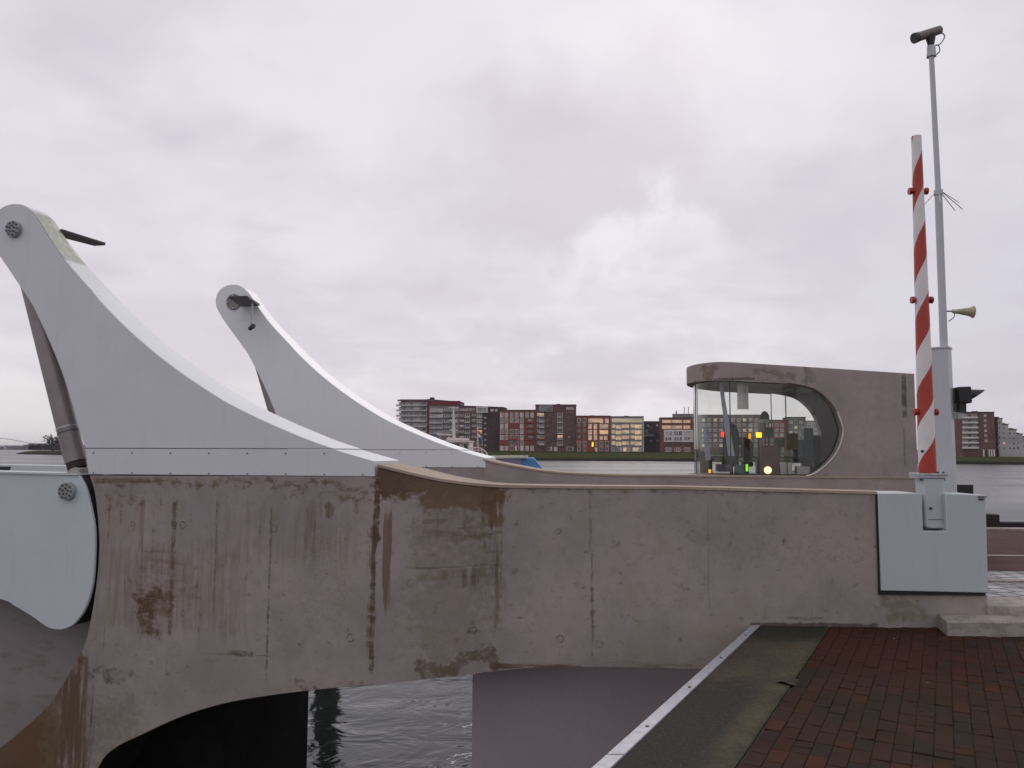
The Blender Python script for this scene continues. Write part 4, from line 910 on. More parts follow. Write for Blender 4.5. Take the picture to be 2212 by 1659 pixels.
g.put(p.inputs['Base Color'], c); p.inputs['Roughness'].default_value = .9; p.inputs['Specular IOR Level'].default_value = .1
g.put(p.inputs['Normal'], g.bump(g.m('ADD', n2, g.m('MULTIPLY', n3, 2)), .35, .006))
link(MB().slab([ext(eR, YB), ext(eC, YB), ext(eC, YW), ext(eR, YW)], -.055, .002), 'concrete_margin', mc, kind='structure', smooth=0)

# brick pavement: every brick its own slightly uneven block in one paved surface
mbk, g, p = newmat('paving_bricks')
at = g.n.new('ShaderNodeAttribute'); at.attribute_name = 'brick'; P = g.n.new('ShaderNodeNewGeometry').outputs['Position']
r_, g_, b_ = g.sep(at.outputs['Vector'])
n = g.noise(P, 2.0, 5); n2 = g.noise(P, 50, 4, .7); n3 = g.noise(P, .55, 3)
c = g.mix(g.ss(r_, .15, .85), (.041, .0235, .0165), (.050, .0235, .0150))
c = g.mix(g.m('GREATER_THAN', g_, .90), c, (.064, .0235, .0145)); c = g.mix(g.m('LESS_THAN', g_, .16), c, (.034, .0235, .0180))
c = g.mix(g.m('MULTIPLY', g.ss(n3, .42, .60), g.ss(n, .36, .62, 0, .75)), c, (.036, .026, .0125))
red_ = g.ss(g.v('DISTANCE', g.v('MULTIPLY', P, (1, .6, 0)), (2.9, 4.05, 0)), 1.0, .2)
c = g.mix(g.m('MULTIPLY', red_, .6), c, (.068, .0235, .0165))
c = g.mix(g.m('MULTIPLY', g.ss(n2, .5, .75), .35), c, (.018, .012, .010))
sp_d, sp_c = g.vor(P, 9); c = g.mix(g.m('MULTIPLY', g.ss(sp_d, .075, .04), g.m('GREATER_THAN', g.sep(sp_c)[1], .90)), c, (.34, .33, .28))
g.put(p.inputs['Base Color'], c); g.put(p.inputs['Roughness'], g.ss(n, .3, .7, .8, .95)); g.put(p.inputs['Normal'], g.bump(n2, .3, .004)); p.inputs['Specular IOR Level'].default_value = .08
o2 = PV.inv(Vector((*ext(eC, 5), 0))); rb = random.Random(11)
verts = []; faces = []; vals = []
LW, LH, J = .097, .198, .0032
for i in range(0, 75):
    stg = rb.choice([0, .5]) if i > 3 else (.5 if i % 2 else 0)
    for j in range(-42, 30):
        a0 = o2.x + .012 + i * LW; b0 = o2.y + (j + stg) * LH
        ctr = PV(a0 + LW / 2, b0 + LH / 2, 0)
        if ctr.y > YW + .1 or ctr.y < -4 or ctr.x > 9 or (i > 45 and ctr.y < 3): continue
        halves = [(0, 1)] if rb.random() > .22 else [(0, .5), (.5, 1)]
        for h0, h1 in halves:
            z = rb.gauss(0, .0018); tl = rb.gauss(0, .0013); c_ = .0035; e0 = b0 + h0 * LH + J / 2; e1 = b0 + h1 * LH - J / 2; x0 = a0 + J / 2 + rb.gauss(0, .0008); x1 = a0 + LW - J / 2 + rb.gauss(0, .0008)
            k = len(verts)
            for (xa, xb, ya, yb_, zz) in ((x0, x1, e0, e1, -.03), (x0, x1, e0, e1, z - c_), (x0 + c_, x1 - c_, e0 + c_, e1 - c_, z)):
                verts += [PV(xa, ya, zz - tl), PV(xb, ya, zz + tl), PV(xb, yb_, zz + tl), PV(xa, yb_, zz - tl)]
            for l in (0, 4):
                for q in range(4): faces.append((k + l + q, k + l + (q + 1) % 4, k + l + 4 + (q + 1) % 4, k + l + 4 + q))
            faces.append((k + 8, k + 9, k + 10, k + 11)); v3 = (rb.random(), rb.random(), rb.random()); vals += [v3] * 12
me = bpy.data.meshes.new('pavement'); me.from_pydata(verts, [], faces); me.update()
atr = me.attributes.new('brick', 'FLOAT_VECTOR', 'POINT'); atr.data.foreach_set('vector', [x for v in vals for x in v])
me.materials.append(mbk); o = bpy.data.objects.new('pavement', me); col.objects.link(o); o['kind'] = 'structure'
mj = plain('joint_sand', (.024, .019, .011), .95, 0, .4, 8)
link(MB().slab([ext(eC, YB), (60, YB), (60, YW), ext(eC, YW)], -.055, -.008), 'pavement_bedding', mj, kind='structure', smooth=0)

# ------------------------------------------------------------------ road, kerbs, pavers behind the box
ZR = .18
def mat_pav(name, c0, c1, sx, sy, wet, rot=0):
    m, g, p = newmat(name); P = g.n.new('ShaderNodeNewGeometry').outputs['Position']
    mp = g.n.new('ShaderNodeMapping'); g.put(mp.inputs[0], P); mp.inputs['Rotation'].default_value = (0, 0, math.radians(rot))
    bt = g.n.new('ShaderNodeTexBrick'); g.put(bt.inputs['Vector'], mp.outputs[0]); bt.inputs['Scale'].default_value = 1
    bt.inputs['Brick Width'].default_value = sx; bt.inputs['Row Height'].default_value = sy; bt.inputs['Mortar Size'].default_value = .011
    bt.inputs['Color1'].default_value = (*c0, 1); bt.inputs['Color2'].default_value = (*c1, 1); bt.inputs['Mortar'].default_value = (.060, .054, .052, 1)
    n = g.noise(P, 1.2, 5, .6); g.put(p.inputs['Base Color'], g.mix(g.m('MULTIPLY', g.ss(n, .4, .65), .5), bt.outputs['Color'], tuple(Vector(c0) * .6)))
    g.put(p.inputs['Roughness'], g.m('MAXIMUM', g.ss(n, .35, .6, .75 if not wet else .55, .55 if not wet else .16), bt.outputs['Fac'])); g.put(p.inputs['Specular IOR Level'], g.m('MULTIPLY', g.m('SUBTRACT', 1, bt.outputs['Fac']), .42))
    g.put(p.inputs['Normal'], g.bump(bt.outputs['Fac'], .4, -.01)); return m
M_ROAD = plain('red_brown_asphalt', (.085, .046, .036), .9, 0, .2, 2, .1, spec=.12)
M_PAV = mat_pav('grey_pavers', (.15, .14, .145), (.19, .175, .18), .21, .21, True, -12)
M_KERB = concrete('kerb_concrete', (.40, .355, .315), spots=1.3, dirty=.6)
XR = 40
def sheet(name, y0, y1, z0, z1, m): return link(MB().box(RT, -.3 if y0 > 8.5 else 4.0, XR, y0, y1, z0, z1), name, m, kind='structure', smooth=0)
sheet('road_base', AY + .01, 15.35, -.39, ZR - .02, M_ROAD)
road = sheet('road', 10.02, 15.3, ZR - .018, ZR, M_ROAD)
sheet('grey_paving', 8.10, 9.16, ZR - .2, ZR + .004, M_PAV)
sheet('paving_strip', 9.29, 10.01, ZR - .018, ZR + .003, M_PAV)
sheet('kerb_line', 9.165, 9.285, ZR - .1, ZR + .02, M_KERB)
sheet('road_marking', 11.50, 11.60, ZR + .002, ZR + .005, plain('worn_line_paint', (.34, .28, .27), .7, 0, .3, 5))
sheet('quay_kerb', 15.31, 15.62, -1.0, ZR + .03, M_KERB)
# steps
g0 = gz(2046.6, 1373.7, 0)
s1 = RT.inv(gz(2046.6, 1373.7, 0)); s0 = RT.inv(gz(2021, 1354, 0))
st_ = MB(); zt1 = .125; bb0 = RT.inv(gz(2024, 1322.5, zt1))
out = [(s0.x + .0, cR - .005), (s1.x, s1.y), (12, s1.y - .02), (12, 8.0), (bb0.x + .25, 8.0), (bb0.x + .25, cR - .005)]
wv = [RT(a, b, 0) for a, b in out]; st_.slab([(q.x, q.y) for q in wv], -.05, zt1)
link(st_, 'concrete_step', M_KERB, label='lower chamfered concrete step block on the red brick pavement', cat_='step', bevel=.012, group='concrete steps at the right edge')
up = RT.inv(gz(2135, 1329, zt1)); st2 = MB().box(RT, up.x, 12.1, 7.62, 8.09, zt1 - .02, ZR + .03)
link(st2, 'concrete_step', concrete('step_concrete', (.40, .36, .32), dirty=.6), label='upper concrete kerb step beside the barrier box foot', cat_='step', bevel=.012, group='concrete steps at the right edge')

# ------------------------------------------------------------------ barrier box with striped pole
bx0 = RT.px(1897, 1100, cR - .03); 
def barrier():
    b0 = cR - .03; x0 = 3.21; x1 = 4.185; zb_ = .335; zt_ = 1.226; n0 = RT.px(1992.6, 1100, b0).x; n1 = RT.px(2043.5, 1100, b0).x; nz = RT.px(2010, 1147.5, b0).z; dp = .50
    t = thing('barrier_cabinet', 'grey green steel barrier cabinet with notched top at the end of the parapet', 'cabinet', RT(3.7, b0 + .25, zb_ - .05), RT)
    out = [(x0, zb_), (x1, zb_ - .01), (x1 + .012, zt_ - .012), (n1, zt_), (n1, nz), (n0, nz), (n0, zt_), (x0, zt_)]
    link(MB().prism(RT, out, b0, b0 + dp), 'body', M_BOX, t, bevel=.007)
    link(MB().box(RT, n0 - .02, n1 + .02, b0 + .34, b0 + .36, nz - .02, zt_ - .03), 'notch_back', M_BOX, t, smooth=0)
    link(MB().box(RT, x0 - .016, x1 - .02, b0 + .012, b0 + dp - .02, zb_ - .038, zb_ - .001), 'gasket', M_DARK, t, smooth=0)
    link(MB().box(RT, x0 - .014, x0 - .001, b0 + .01, b0 + dp - .02, zb_, zt_ - .01), 'side_gasket', M_DARK, t, smooth=0)
    link(MB().box(RT, x1 - .055, x1 - .012, b0 - .012, b0 + .01, zt_ - .055, zt_ - .043), 'latch', M_BLACK, t, smooth=0)
    link(MB().box(RT, x1 - .06, x1 + .02, b0 - .012, b0 + .03, zt_ - .032, zt_ - .022), 'hinge', M_BOLT, t, smooth=0)
    hy = b0 + .2; link(MB().tube([RT(x1 - .01, hy, 1.0), RT(x1 + .035, hy, 1.0), RT(x1 + .035, hy, .84), RT(x1 - .01, hy, .84)], .011, 8), 'side_handle', M_BOX, t)
    # pole and its swivel post
    pb = cR + .12
    p = thing('barrier_pole', 'upright red and white striped barrier pole with red lamps, standing in the cabinet notch', 'barrier', RT(3.745, pb, nz), RT)
    L0 = RT.px(1985, 1031, pb).x; L1 = RT.px(2030, 1031, pb).x; zf = RT.px(2000, 1032, pb).z
    link(MB().prism(RT, [(L0 + .0, nz + .045), (L0 + .035, nz + .02), (L1 - .012, nz + .02), (L1, nz + .1), (L1, zf), (L0, zf)], pb - .09, pb + .09), 'swivel_post', M_BOX, p, bevel=.012)
    q = RT.px(2010, 1098, pb - .09); link(MB().tube([RT(q.x, pb - .10, q.z), RT(q.x, pb - .08, q.z)], .014, 8), 'bolt', M_BOLT, p, smooth=0)
    link(MB().box(RT, L0 + .03, L1 - .02, pb - .094, pb - .088, nz + .10, nz + .105), 'seam', M_BOLT, p, smooth=0)
    f0 = RT.px(1969.5, 1026, pb).x; f1 = RT.px(2041, 1026, pb).x
    link(MB().box(RT, f0 + .02, f1 - .02, pb - .1, pb + .1, zf, zf + .022), 'flange', M_GALV, p, bevel=.003)
    link(MB().box(RT, f0 + .02, f1 - .02, pb - .1, pb + .1, zf + .024, zf + .044), 'flange', M_GALV, p, bevel=.003)
    link(MB().box(RT, f0, f0 + .06, pb - .12, pb + .05, zf - .004, zf + .046), 'clamp', M_GALV, p, bevel=.003)
    for xx in (f0 + .05, f0 + .1, f1 - .05, f1 - .1): link(MB().tube([RT(xx, pb - .075, zf - .025), RT(xx, pb - .075, zf + .06)], .012, 8), 'bolt', M_BOLT, p, smooth=0)
    z0 = zf + .044; z1 = RT.px(1979.5, 294.6, pb).z; r0, r1 = .080, .0455; xb = 3.745; xt = RT.px(1979.5, 294.6, pb).x
    m, g, pr = newmat('spiral_stripes'); P = g.obj(); x, y, z = g.sep(P)
    bs = p.location
    an = g.m('ARCTAN2', x, g.m('MULTIPLY', y, -1)); PIT = 16
    # boundary heights follow a helix that rises to the right
    zr = RT.px(2022, 806, pb).z - bs.z       # middle of the third red band, at the right-hand edge
    PI2 = .695; ph = g.m('ADD', g.m('DIVIDE', g.m('SUBTRACT', z, zr), PI2), g.m('MULTIPLY', g.m('SUBTRACT', an, math.pi / 2), -1 / (2 * math.pi)))
    k = g.m('LESS_THAN', g.m('FRACT', g.m('ADD', ph, .25)), .5)
    n = g.noise(P, 5, 5)
    red = g.mix(g.ss(n, .35, .65), (.40, .038, .017), (.47, .048, .021)); wh = g.mix(g.ss(n, .35, .7), (.74, .70, .69), (.82, .78, .77))
    g.put(pr.inputs['Base Color'], g.mix(k, wh, red)); pr.inputs['Roughness'].default_value = .38
    path = [RT(xb + (xt - xb) * i / 10, pb, z0 + (z1 - z0) * i / 10) for i in range(11)]
    pole = link(MB().tube(path, [r0 + (r1 - r0) * i / 10 for i in range(11)], 32), 'pole', m, p)
    M_RL = plain('red_lamp_plastic', (.38, .028, .034), .35)
    for x_, yy in ((1983.8, 413), (1992, 648), (2000.5, 890)):
        q = RT.px(x_, yy, pb); k_ = (q.z - z0) / (z1 - z0); rr = r0 + (r1 - r0) * k_; xx = xb + (xt - xb) * k_
        for s in (-1, 1):
            link(MB().tube([RT(xx + s * (rr - .01), pb, q.z), RT(xx + s * (rr + .010), pb, q.z), RT(xx + s * (rr + .012), pb, q.z), RT(xx + s * (rr + .040), pb, q.z)], [.020, .020, .034, .034], 18), 'warning_lamp', M_RL, p, bevel=.003)
    q = RT.px(1993, 974.6, pb - .08); link(MB().tube([RT(q.x, pb - .082, q.z), RT(q.x, pb - .066, q.z)], .013, 12), 'plug', M_BLACK, p, smooth=0)
barrier()

# ------------------------------------------------------------------ mast with CCTV camera, horn and traffic light
def mast():
    b = cR + .88; zb_ = ZR; t0 = RT.px(2043.5, 753, b - .1)
    cx = 4.30
    t = thing('camera_mast', 'slim grey mast on a square post carrying a security camera, behind the barrier cabinet', 'mast', RT(cx, b, zb_), RT)
    q = Frame(1.5 + 38, RT(cx, b, 0)); h = .083; zt_ = RT.px(2043, 755, b).z
    link(MB().box(q, -h, h, -h, h, zb_, zt_), 'post', M_POST, t, bevel=.006)
    link(MB().box(q, -h - .008, h + .008, -h - .008, h + .008, zt_ + .001, zt_ + .022), 'post_cap', M_POST, t, bevel=.004)
    z1 = RT.px(2027, 418, b).z; z2 = RT.px(2011.6, 117, b).z; xt = RT.px(2011.8, 117, b).x; xm = RT.px(2027, 418, b).x; xl = RT.px(2039, 753, b).x
    link(MB().tube([RT(xl, b, zt_), RT(xm, b, z1)], [.039, .038], 20), 'pole', M_POST, t)
    link(MB().tube([RT(xm, b, z1), RT(xt, b, z2)], [.029, .027], 18), 'upper_pole', M_POST, t)
    link(MB().tube([RT(xm, b, z1 - .02), RT(xm, b, z1 + .035)], .045, 18), 'collar', M_POST, t)
    for sx, sy, ln in ((-.28, -.05, 1), (-.24, .1, .95), (-.12, -.3, 1), (.16, -.25, .9), (.34, .0, 1), (.30, .14, .9)):
        p0 = RT(xm + sx * .12, b + sy * .12, z1 + .015); p1 = p0 + RT.u * sx * .62 + RT.w * sy * .6 + Vector((0, 0, -.19 * ln)); link(MB().tube([p0, p1], .0045, 6), 'spike', M_GALV, t)
    # camera head
    c0 = RT.px(1973, 85.5, b); c1 = RT.px(2033, 61.5, b); A = RT(c0.x, b - .03, c0.z); B = RT(c1.x, b + .03, c1.z); d = (B - A)
    cam_ = thing('security_camera', 'beige tubular security camera tilted on top of the tall mast', 'camera', RT(xt, b, z2), RT)
    link(MB().tube([A, B], [.050, .046], 20), 'housing', plain('beige_camera_shell', (.20, .175, .15), .5), cam_)
    link(MB().tube([A - d * .03, A + d * .10], [.056, .054], 20), 'lens_hood', M_LAMP, cam_)
    e = A + d * .62; link(MB().tube([RT(xt, b, z2 + .09), e + Vector((0, 0, -.03))], [.030, .055], 14), 'bracket', M_BLACK, cam_)
    link(MB().tube([RT(xt, b, z2 - .03), RT(xt, b, z2 + .09)], [.05, .042], 14), 'socket', M_POST, cam_)
    cb = [B + Vector((0, 0, -.02)), B + RT.u * .05 + Vector((0, 0, -.07)), B + RT.u * .0 + Vector((0, 0, -.16)), e + RT.u * .05 + Vector((0, 0, -.14)), RT(xt + .08, b, z2 + .1), RT(xt + .09, b, z2 + .03), RT(xt + .03, b, z2 - .02)]
    link(MB().tube(cat([tuple(v) for v in cb], 5), .006, 6), 'cable', M_LAMP, cam_)
    # horn
    h0 = RT.px(2045, 672, b); h1 = RT.px(2100, 673, b)
    hn = thing('horn_speaker', 'small cream horn loudspeaker on the side of the grey mast', 'loudspeaker', RT(h0.x, b, h0.z), RT)
    cr_ = plain('cream_horn', (.42, .36, .22), .5)
    a = lambda k: RT(h0.x + (h1.x - h0.x) * k, b - .02 * k, h0.z - .012 * k)
    link(MB().tube([a(.36), a(.5), a(.85), a(1.0)], [.024, .030, .046, .066], 20), 'horn', cr_, hn)
    link(MB().tube([a(.22), a(.40)], [.022, .026], 14), 'driver', M_GALV, hn)
    link(MB().tube([a(0), a(.24)], .010, 8), 'arm', M_GALV, hn)
    link(MB().tube([a(.30), a(.28) + Vector((0, 0, -.06)), a(.06) + Vector((0, 0, -.11))], .005, 6), 'cable', M_LAMP, hn)
    # traffic light
    T0 = RT.px(2066, 853, b); zz = lambda y: RT.px(2080, y, b).z; xx = lambda x: RT.px(x, 855, b).x
    tl = thing('signal_light', 'black signal light with long pointed visor beside the mast post', 'traffic light', RT(xx(2076), b, zz(904)), RT)
    link(MB().prism(RT, [(xx(2062), zz(871)), (xx(2090), zz(871)), (xx(2089), zz(836)), (xx(2062), zz(837))], b - .09, b + .09), 'housing', M_BLACK, tl, bevel=.008)
    mb = MB(); n = 18; r = .066; cz = zz(854); x0_ = xx(2089); top = []; base_ = []
    for k in range(n + 1):
        an = math.pi * (-.25) + math.pi * 1.5 * k / n; yy = math.cos(an) * r; zc = math.sin(an) * r; base_.append(RT(x0_ - .004, b + yy, cz + zc)); top.append(RT(x0_ + .025 + (xx(2126.5) - x0_ - .025) * max(0, (zc / r + .72) / 1.72) ** 1.0, b + yy * .9, cz + zc * .9))
    mb.grid([base_, top]); o = link(mb, 'visor', M_BLACK, tl); md = o.modifiers.new('solid', 'SOLIDIFY'); md.thickness = .004
    link(MB().prism(RT, [(xx(2064), zz(890)), (xx(2078.5), zz(890)), (xx(2079), zz(873)), (xx(2090), zz(871.2)), (xx(2064), zz(871.2))], b - .07, b + .07), 'mount', M_BLACK, tl)
    link(MB().prism(RT, [(xx(2064), zz(904)), (xx(2077), zz(904)), (xx(2078), zz(893)), (xx(2064), zz(890.5))], b - .03, b + .03), 'bracket', M_GALV, tl)
    # squat black box on the quay behind the cabinet
    bb = 11.8; p0 = RT.px(2060, 1060, bb); p1 = RT.px(2103, 1047, bb)
    link(MB().box(RT, p0.x, p1.x, bb, bb + .35, ZR, p1.z), 'control_box', M_BLACK, fr=RT, bevel=.01, label='small black box just above the barrier cabinet top, before the river', cat_='box')
    bb = 15.64; p0 = RT.px(2120, 1135, bb); p1 = RT.px(2160, 1111.5, bb)
    link(MB().box(RT, p0.x, p1.x, bb, bb + .35, -.5, p1.z), 'mooring_block', plain('dark_brown_wood', (.020, .012, .012), .8, 0, .3, 4), fr=RT, bevel=.02, label='dark brown timber mooring block at the water edge right of the cabinet', cat_='mooring post')
    p0 = RT.px(2160.5, 1140, bb); p1 = RT.px(2700, 1128, bb)
    link(MB().box(RT, p0.x, p1.x + 8, bb, bb + .25, -.5, RT.px(2190, 1128.5, bb).z), 'fender_beam', plain('black_timber', (.012, .010, .011), .8, 0, .3, 4), fr=RT, bevel=.02, label='long black timber fender beam along the quay edge', cat_='beam')
mast()

# ------------------------------------------------------------------ pile in the water behind the bridge
D_ = 16.2; d = ray(706, 1480); px_ = d.x / d.y * D_
mg = plain('algae_pile', (.018, .030, .012), .85, 0, .4, 6)
rp = random.Random(2); zz_ = [WATER - .8 + k * .12 for k in range(23)]
link(MB().tube([Vector((px_ + rp.gauss(0, .012), D_, z)) for z in zz_], [.24 + rp.uniform(-.06, .05) for _ in zz_], 14), 'mooring_pile', mg, label='dark green algae covered mooring pile, only its reflection showing under the bridge', cat_='mooring post')

# ------------------------------------------------------------------ bridge keeper's house
def house():
    y0 = HY; f = HF
    P = lambda x, y, b=y0: f.px(x, y, b)
    lx = P(1483, 800).x; R_ = 1.15; dp = 2 * R_ * .9; cxl = lx + R_ * .62        # stadium left end (flattened)
    rx = 5.15
    t = thing('bridge_keeper_house', 'small concrete bridge keeper house with rounded glass front and oval opening', 'house', f((lx + rx) / 2, y0 + dp / 2, ZR), f)
    S2 = [(0, 0), (0, 0), (0, 0)]
    stains = []
    base = f((lx + rx) / 2, y0 + dp / 2, ZR); of = f.inv(base)
    H = lambda *a: st(P, *a)
    stains = [H(1486, 1525, 785, 822, .05, 'ochre', .5, 'blot', .42), H(1590, 1690, 790, 825, .08, 'rust', .5, 'blot', .50), H(1700, 1735, 785, 832, .05, 'dark', .4, 'streak', .45), H(1915, 1928, 805, 905, (.03, .1), 'dark', .75, 'blot', .46),
              H(1918, 1924, 880, 1010, (.02, .1), 'dark', .5, 'blot', .5), H(1500, 1600, 815, 822, .02, 'dark', .7, 'horiz', .45), H(1690, 1760, 1022, 1036, .02, 'dark', .4, 'blot', .5), H(1540, 1980, 1028, 1050, .03, 'dark', .4, 'blot', .58)]
    mat = concrete('house_concrete', (.365, .315, .295), of, stains, ())
    ztop = lambda x, y: P(1560, 780).z + (P(1985, 806.5).z - P(1560, 780).z) * max(0, (HF.inv(Vector((x, y, 0))).x - 2.5)) / (5.05 - 2.5)
    zbot = lambda x, y: P(1560, 821).z + (P(1725, 829.5).z - P(1560, 821).z) * max(-.5, (HF.inv(Vector((x, y, 0))).x - 2.5)) / (3.6 - 2.5)
    def stadium(inset, x1):
        pts = [(x1, y0 + inset)]
        for k in range(25):
            an = math.pi / 2 + math.pi * k / 24; pts.append((cxl + (R_ * .62 - inset) * math.cos(an) , y0 + dp / 2 - (dp / 2 - inset) * math.sin(an)))
        pts.append((x1, y0 + dp - inset)); return [(f(a, b, 0).x, f(a, b, 0).y) for a, b in pts]
    xs = P(1700, 827).x
    # roof slab with rounded nose
    link(MB().slab(stadium(0, xs + .0), zbot, ztop), 'roof', mat, t)
    oval = [(1717, 829), (1742, 833.8), (1767, 843.7), (1791.7, 865), (1808, 888.4), (1818, 916.5), (1820.7, 929.8), (1816.6, 953), (1805, 979.4), (1783.5, 1004), (1758.7, 1022.4), (1734, 1030.7)]
    ov = [(P(*q).x, P(*q).z) for q in cat(oval, 4)]
    zr = P(1985, 806.5).z; zs = P(1700, 787).z; zl = P(1700, 826.5).z
    fz = lambda a: ztop(f(a, y0, 0).x, f(a, y0, 0).y)
    def shell(b0, b1, nm):
        pts = [(xs + .001, fz(xs))] + [(xs + .001, zl)] + ov + [(ov[-1][0], ZR), (rx, ZR), (rx, fz(rx))]
        return link(MB().prism(f, pts, b0, b1), nm, mat, t)
    shell(y0, y0 + .28, 'front_wall'); shell(y0 + dp - .28, y0 + dp, 'rear_wall')
    link(MB().slab([(q.x, q.y) for q in (f(xs + .01, y0 + .281, 0), f(rx, y0 + .281, 0), f(rx, y0 + dp - .281, 0), f(xs + .01, y0 + dp - .281, 0))], lambda x, y: zbot(x, y) + .02, lambda x, y: ztop(x, y) - .004), 'roof_slab', mat, t, smooth=0)
    link(MB().box(f, rx - .25, rx - .002, y0 + .282, y0 + dp - .282, ZR, zr - .3), 'end_wall', mat, t, smooth=0)
    rim = [P(*q) for q in cat(oval[4:], 5)]
    link(MB().tube([f(q.x + .004, y0 - .004, q.z) for q in rim], .0085, 8), 'frame', plain('lit_edge_pale', (.72, .69, .67), .5), t)  # pale strip added as the sky-lit lower edge of the oval opening
    zg = P(1560, 1027.5).z
    link(MB().slab(stadium(.02, ov[-1][0] - .002), ZR, zg), 'plinth', mat, t, bevel=.008)
    # interior floor
    link(MB().slab(stadium(.3, rx - .3), zg + .001, zg + .006), 'floor', plain('dark_floor', (.05, .045, .04), .6), t, smooth=0)
    # glazing
    gm, g, p = newmat('window_glass'); tr = g.n.new('ShaderNodeBsdfTransparent'); gl = g.n.new('ShaderNodeBsdfGlossy'); mx = g.n.new('ShaderNodeMixShader'); ge = g.n.new('ShaderNodeNewGeometry'); cs = g.m('ABSOLUTE', g.v('DOT_PRODUCT', ge.outputs['Normal'], ge.outputs['Incoming'])); fr5 = g.m('ADD', .055, g.m('MULTIPLY', .92, g.m('POWER', g.m('SUBTRACT', 1, cs), 5)), clamp=True)
    tr.inputs[0].default_value = (.93, .955, .92, 1); gl.inputs[0].default_value = (.9, .95, .92, 1); gl.inputs['Roughness'].default_value = .02
    g.t.links.new(fr5, mx.inputs[0]); g.t.links.new(tr.outputs[0], mx.inputs[1]); g.t.links.new(gl.outputs[0], mx.inputs[2])
    g.t.links.new(mx.outputs[0], g.n['Material Output'].inputs['Surface'])
    line = stadium(.09, P(1822, 930).x)
    # split sheet into panes
    n = len(line); dense = []
    for (xa, ya), (xb, yb) in zip(line, line[1:]):
        for k in range(6): dense.append((xa + (xb - xa) * k / 6, ya + (yb - ya) * k / 6))
    dense.append(line[-1])
    zt_ = lambda x, y: zbot(x, y) + .01
    mull_m = plain('dark_mullion', (.10, .10, .09), .5)
    # arc-length panes
    acc = [0]
    for (xa, ya), (xb, yb) in zip(dense, dense[1:]): acc.append(acc[-1] + math.hypot(xb - xa, yb - ya))
    def atl(s):
        for i in range(len(acc) - 1):
            if s <= acc[i + 1]:
                k = (s - acc[i]) / (acc[i + 1] - acc[i] + 1e-9); return (dense[i][0] + (dense[i + 1][0] - dense[i][0]) * k, dense[i][1] + (dense[i + 1][1] - dense[i][1]) * k)
        return dense[-1]
    NP = 7
    for i in range(NP):
        s0 = acc[-1] * i / NP; s1 = acc[-1] * (i + 1) / NP
        q = [atl(s0 + .003 + (s1 - s0 - .006) * k / 12) for k in range(13)]
        mb = MB(); mb.grid([[Vector((x, y, zg + .002)) for x, y in q], [Vector((x, y, zt_(x, y))) for x, y in q]])
        link(mb, 'glass_pane', gm, t, smooth=60)
        if i:
            x, y = atl(s0); link(MB().tube([Vector((x, y, zg + .002)), Vector((x, y, zt_(x, y)))], .008, 6), 'mullion', mull_m, t)
    return t, zg, dp
hs, zg, hdp = house()

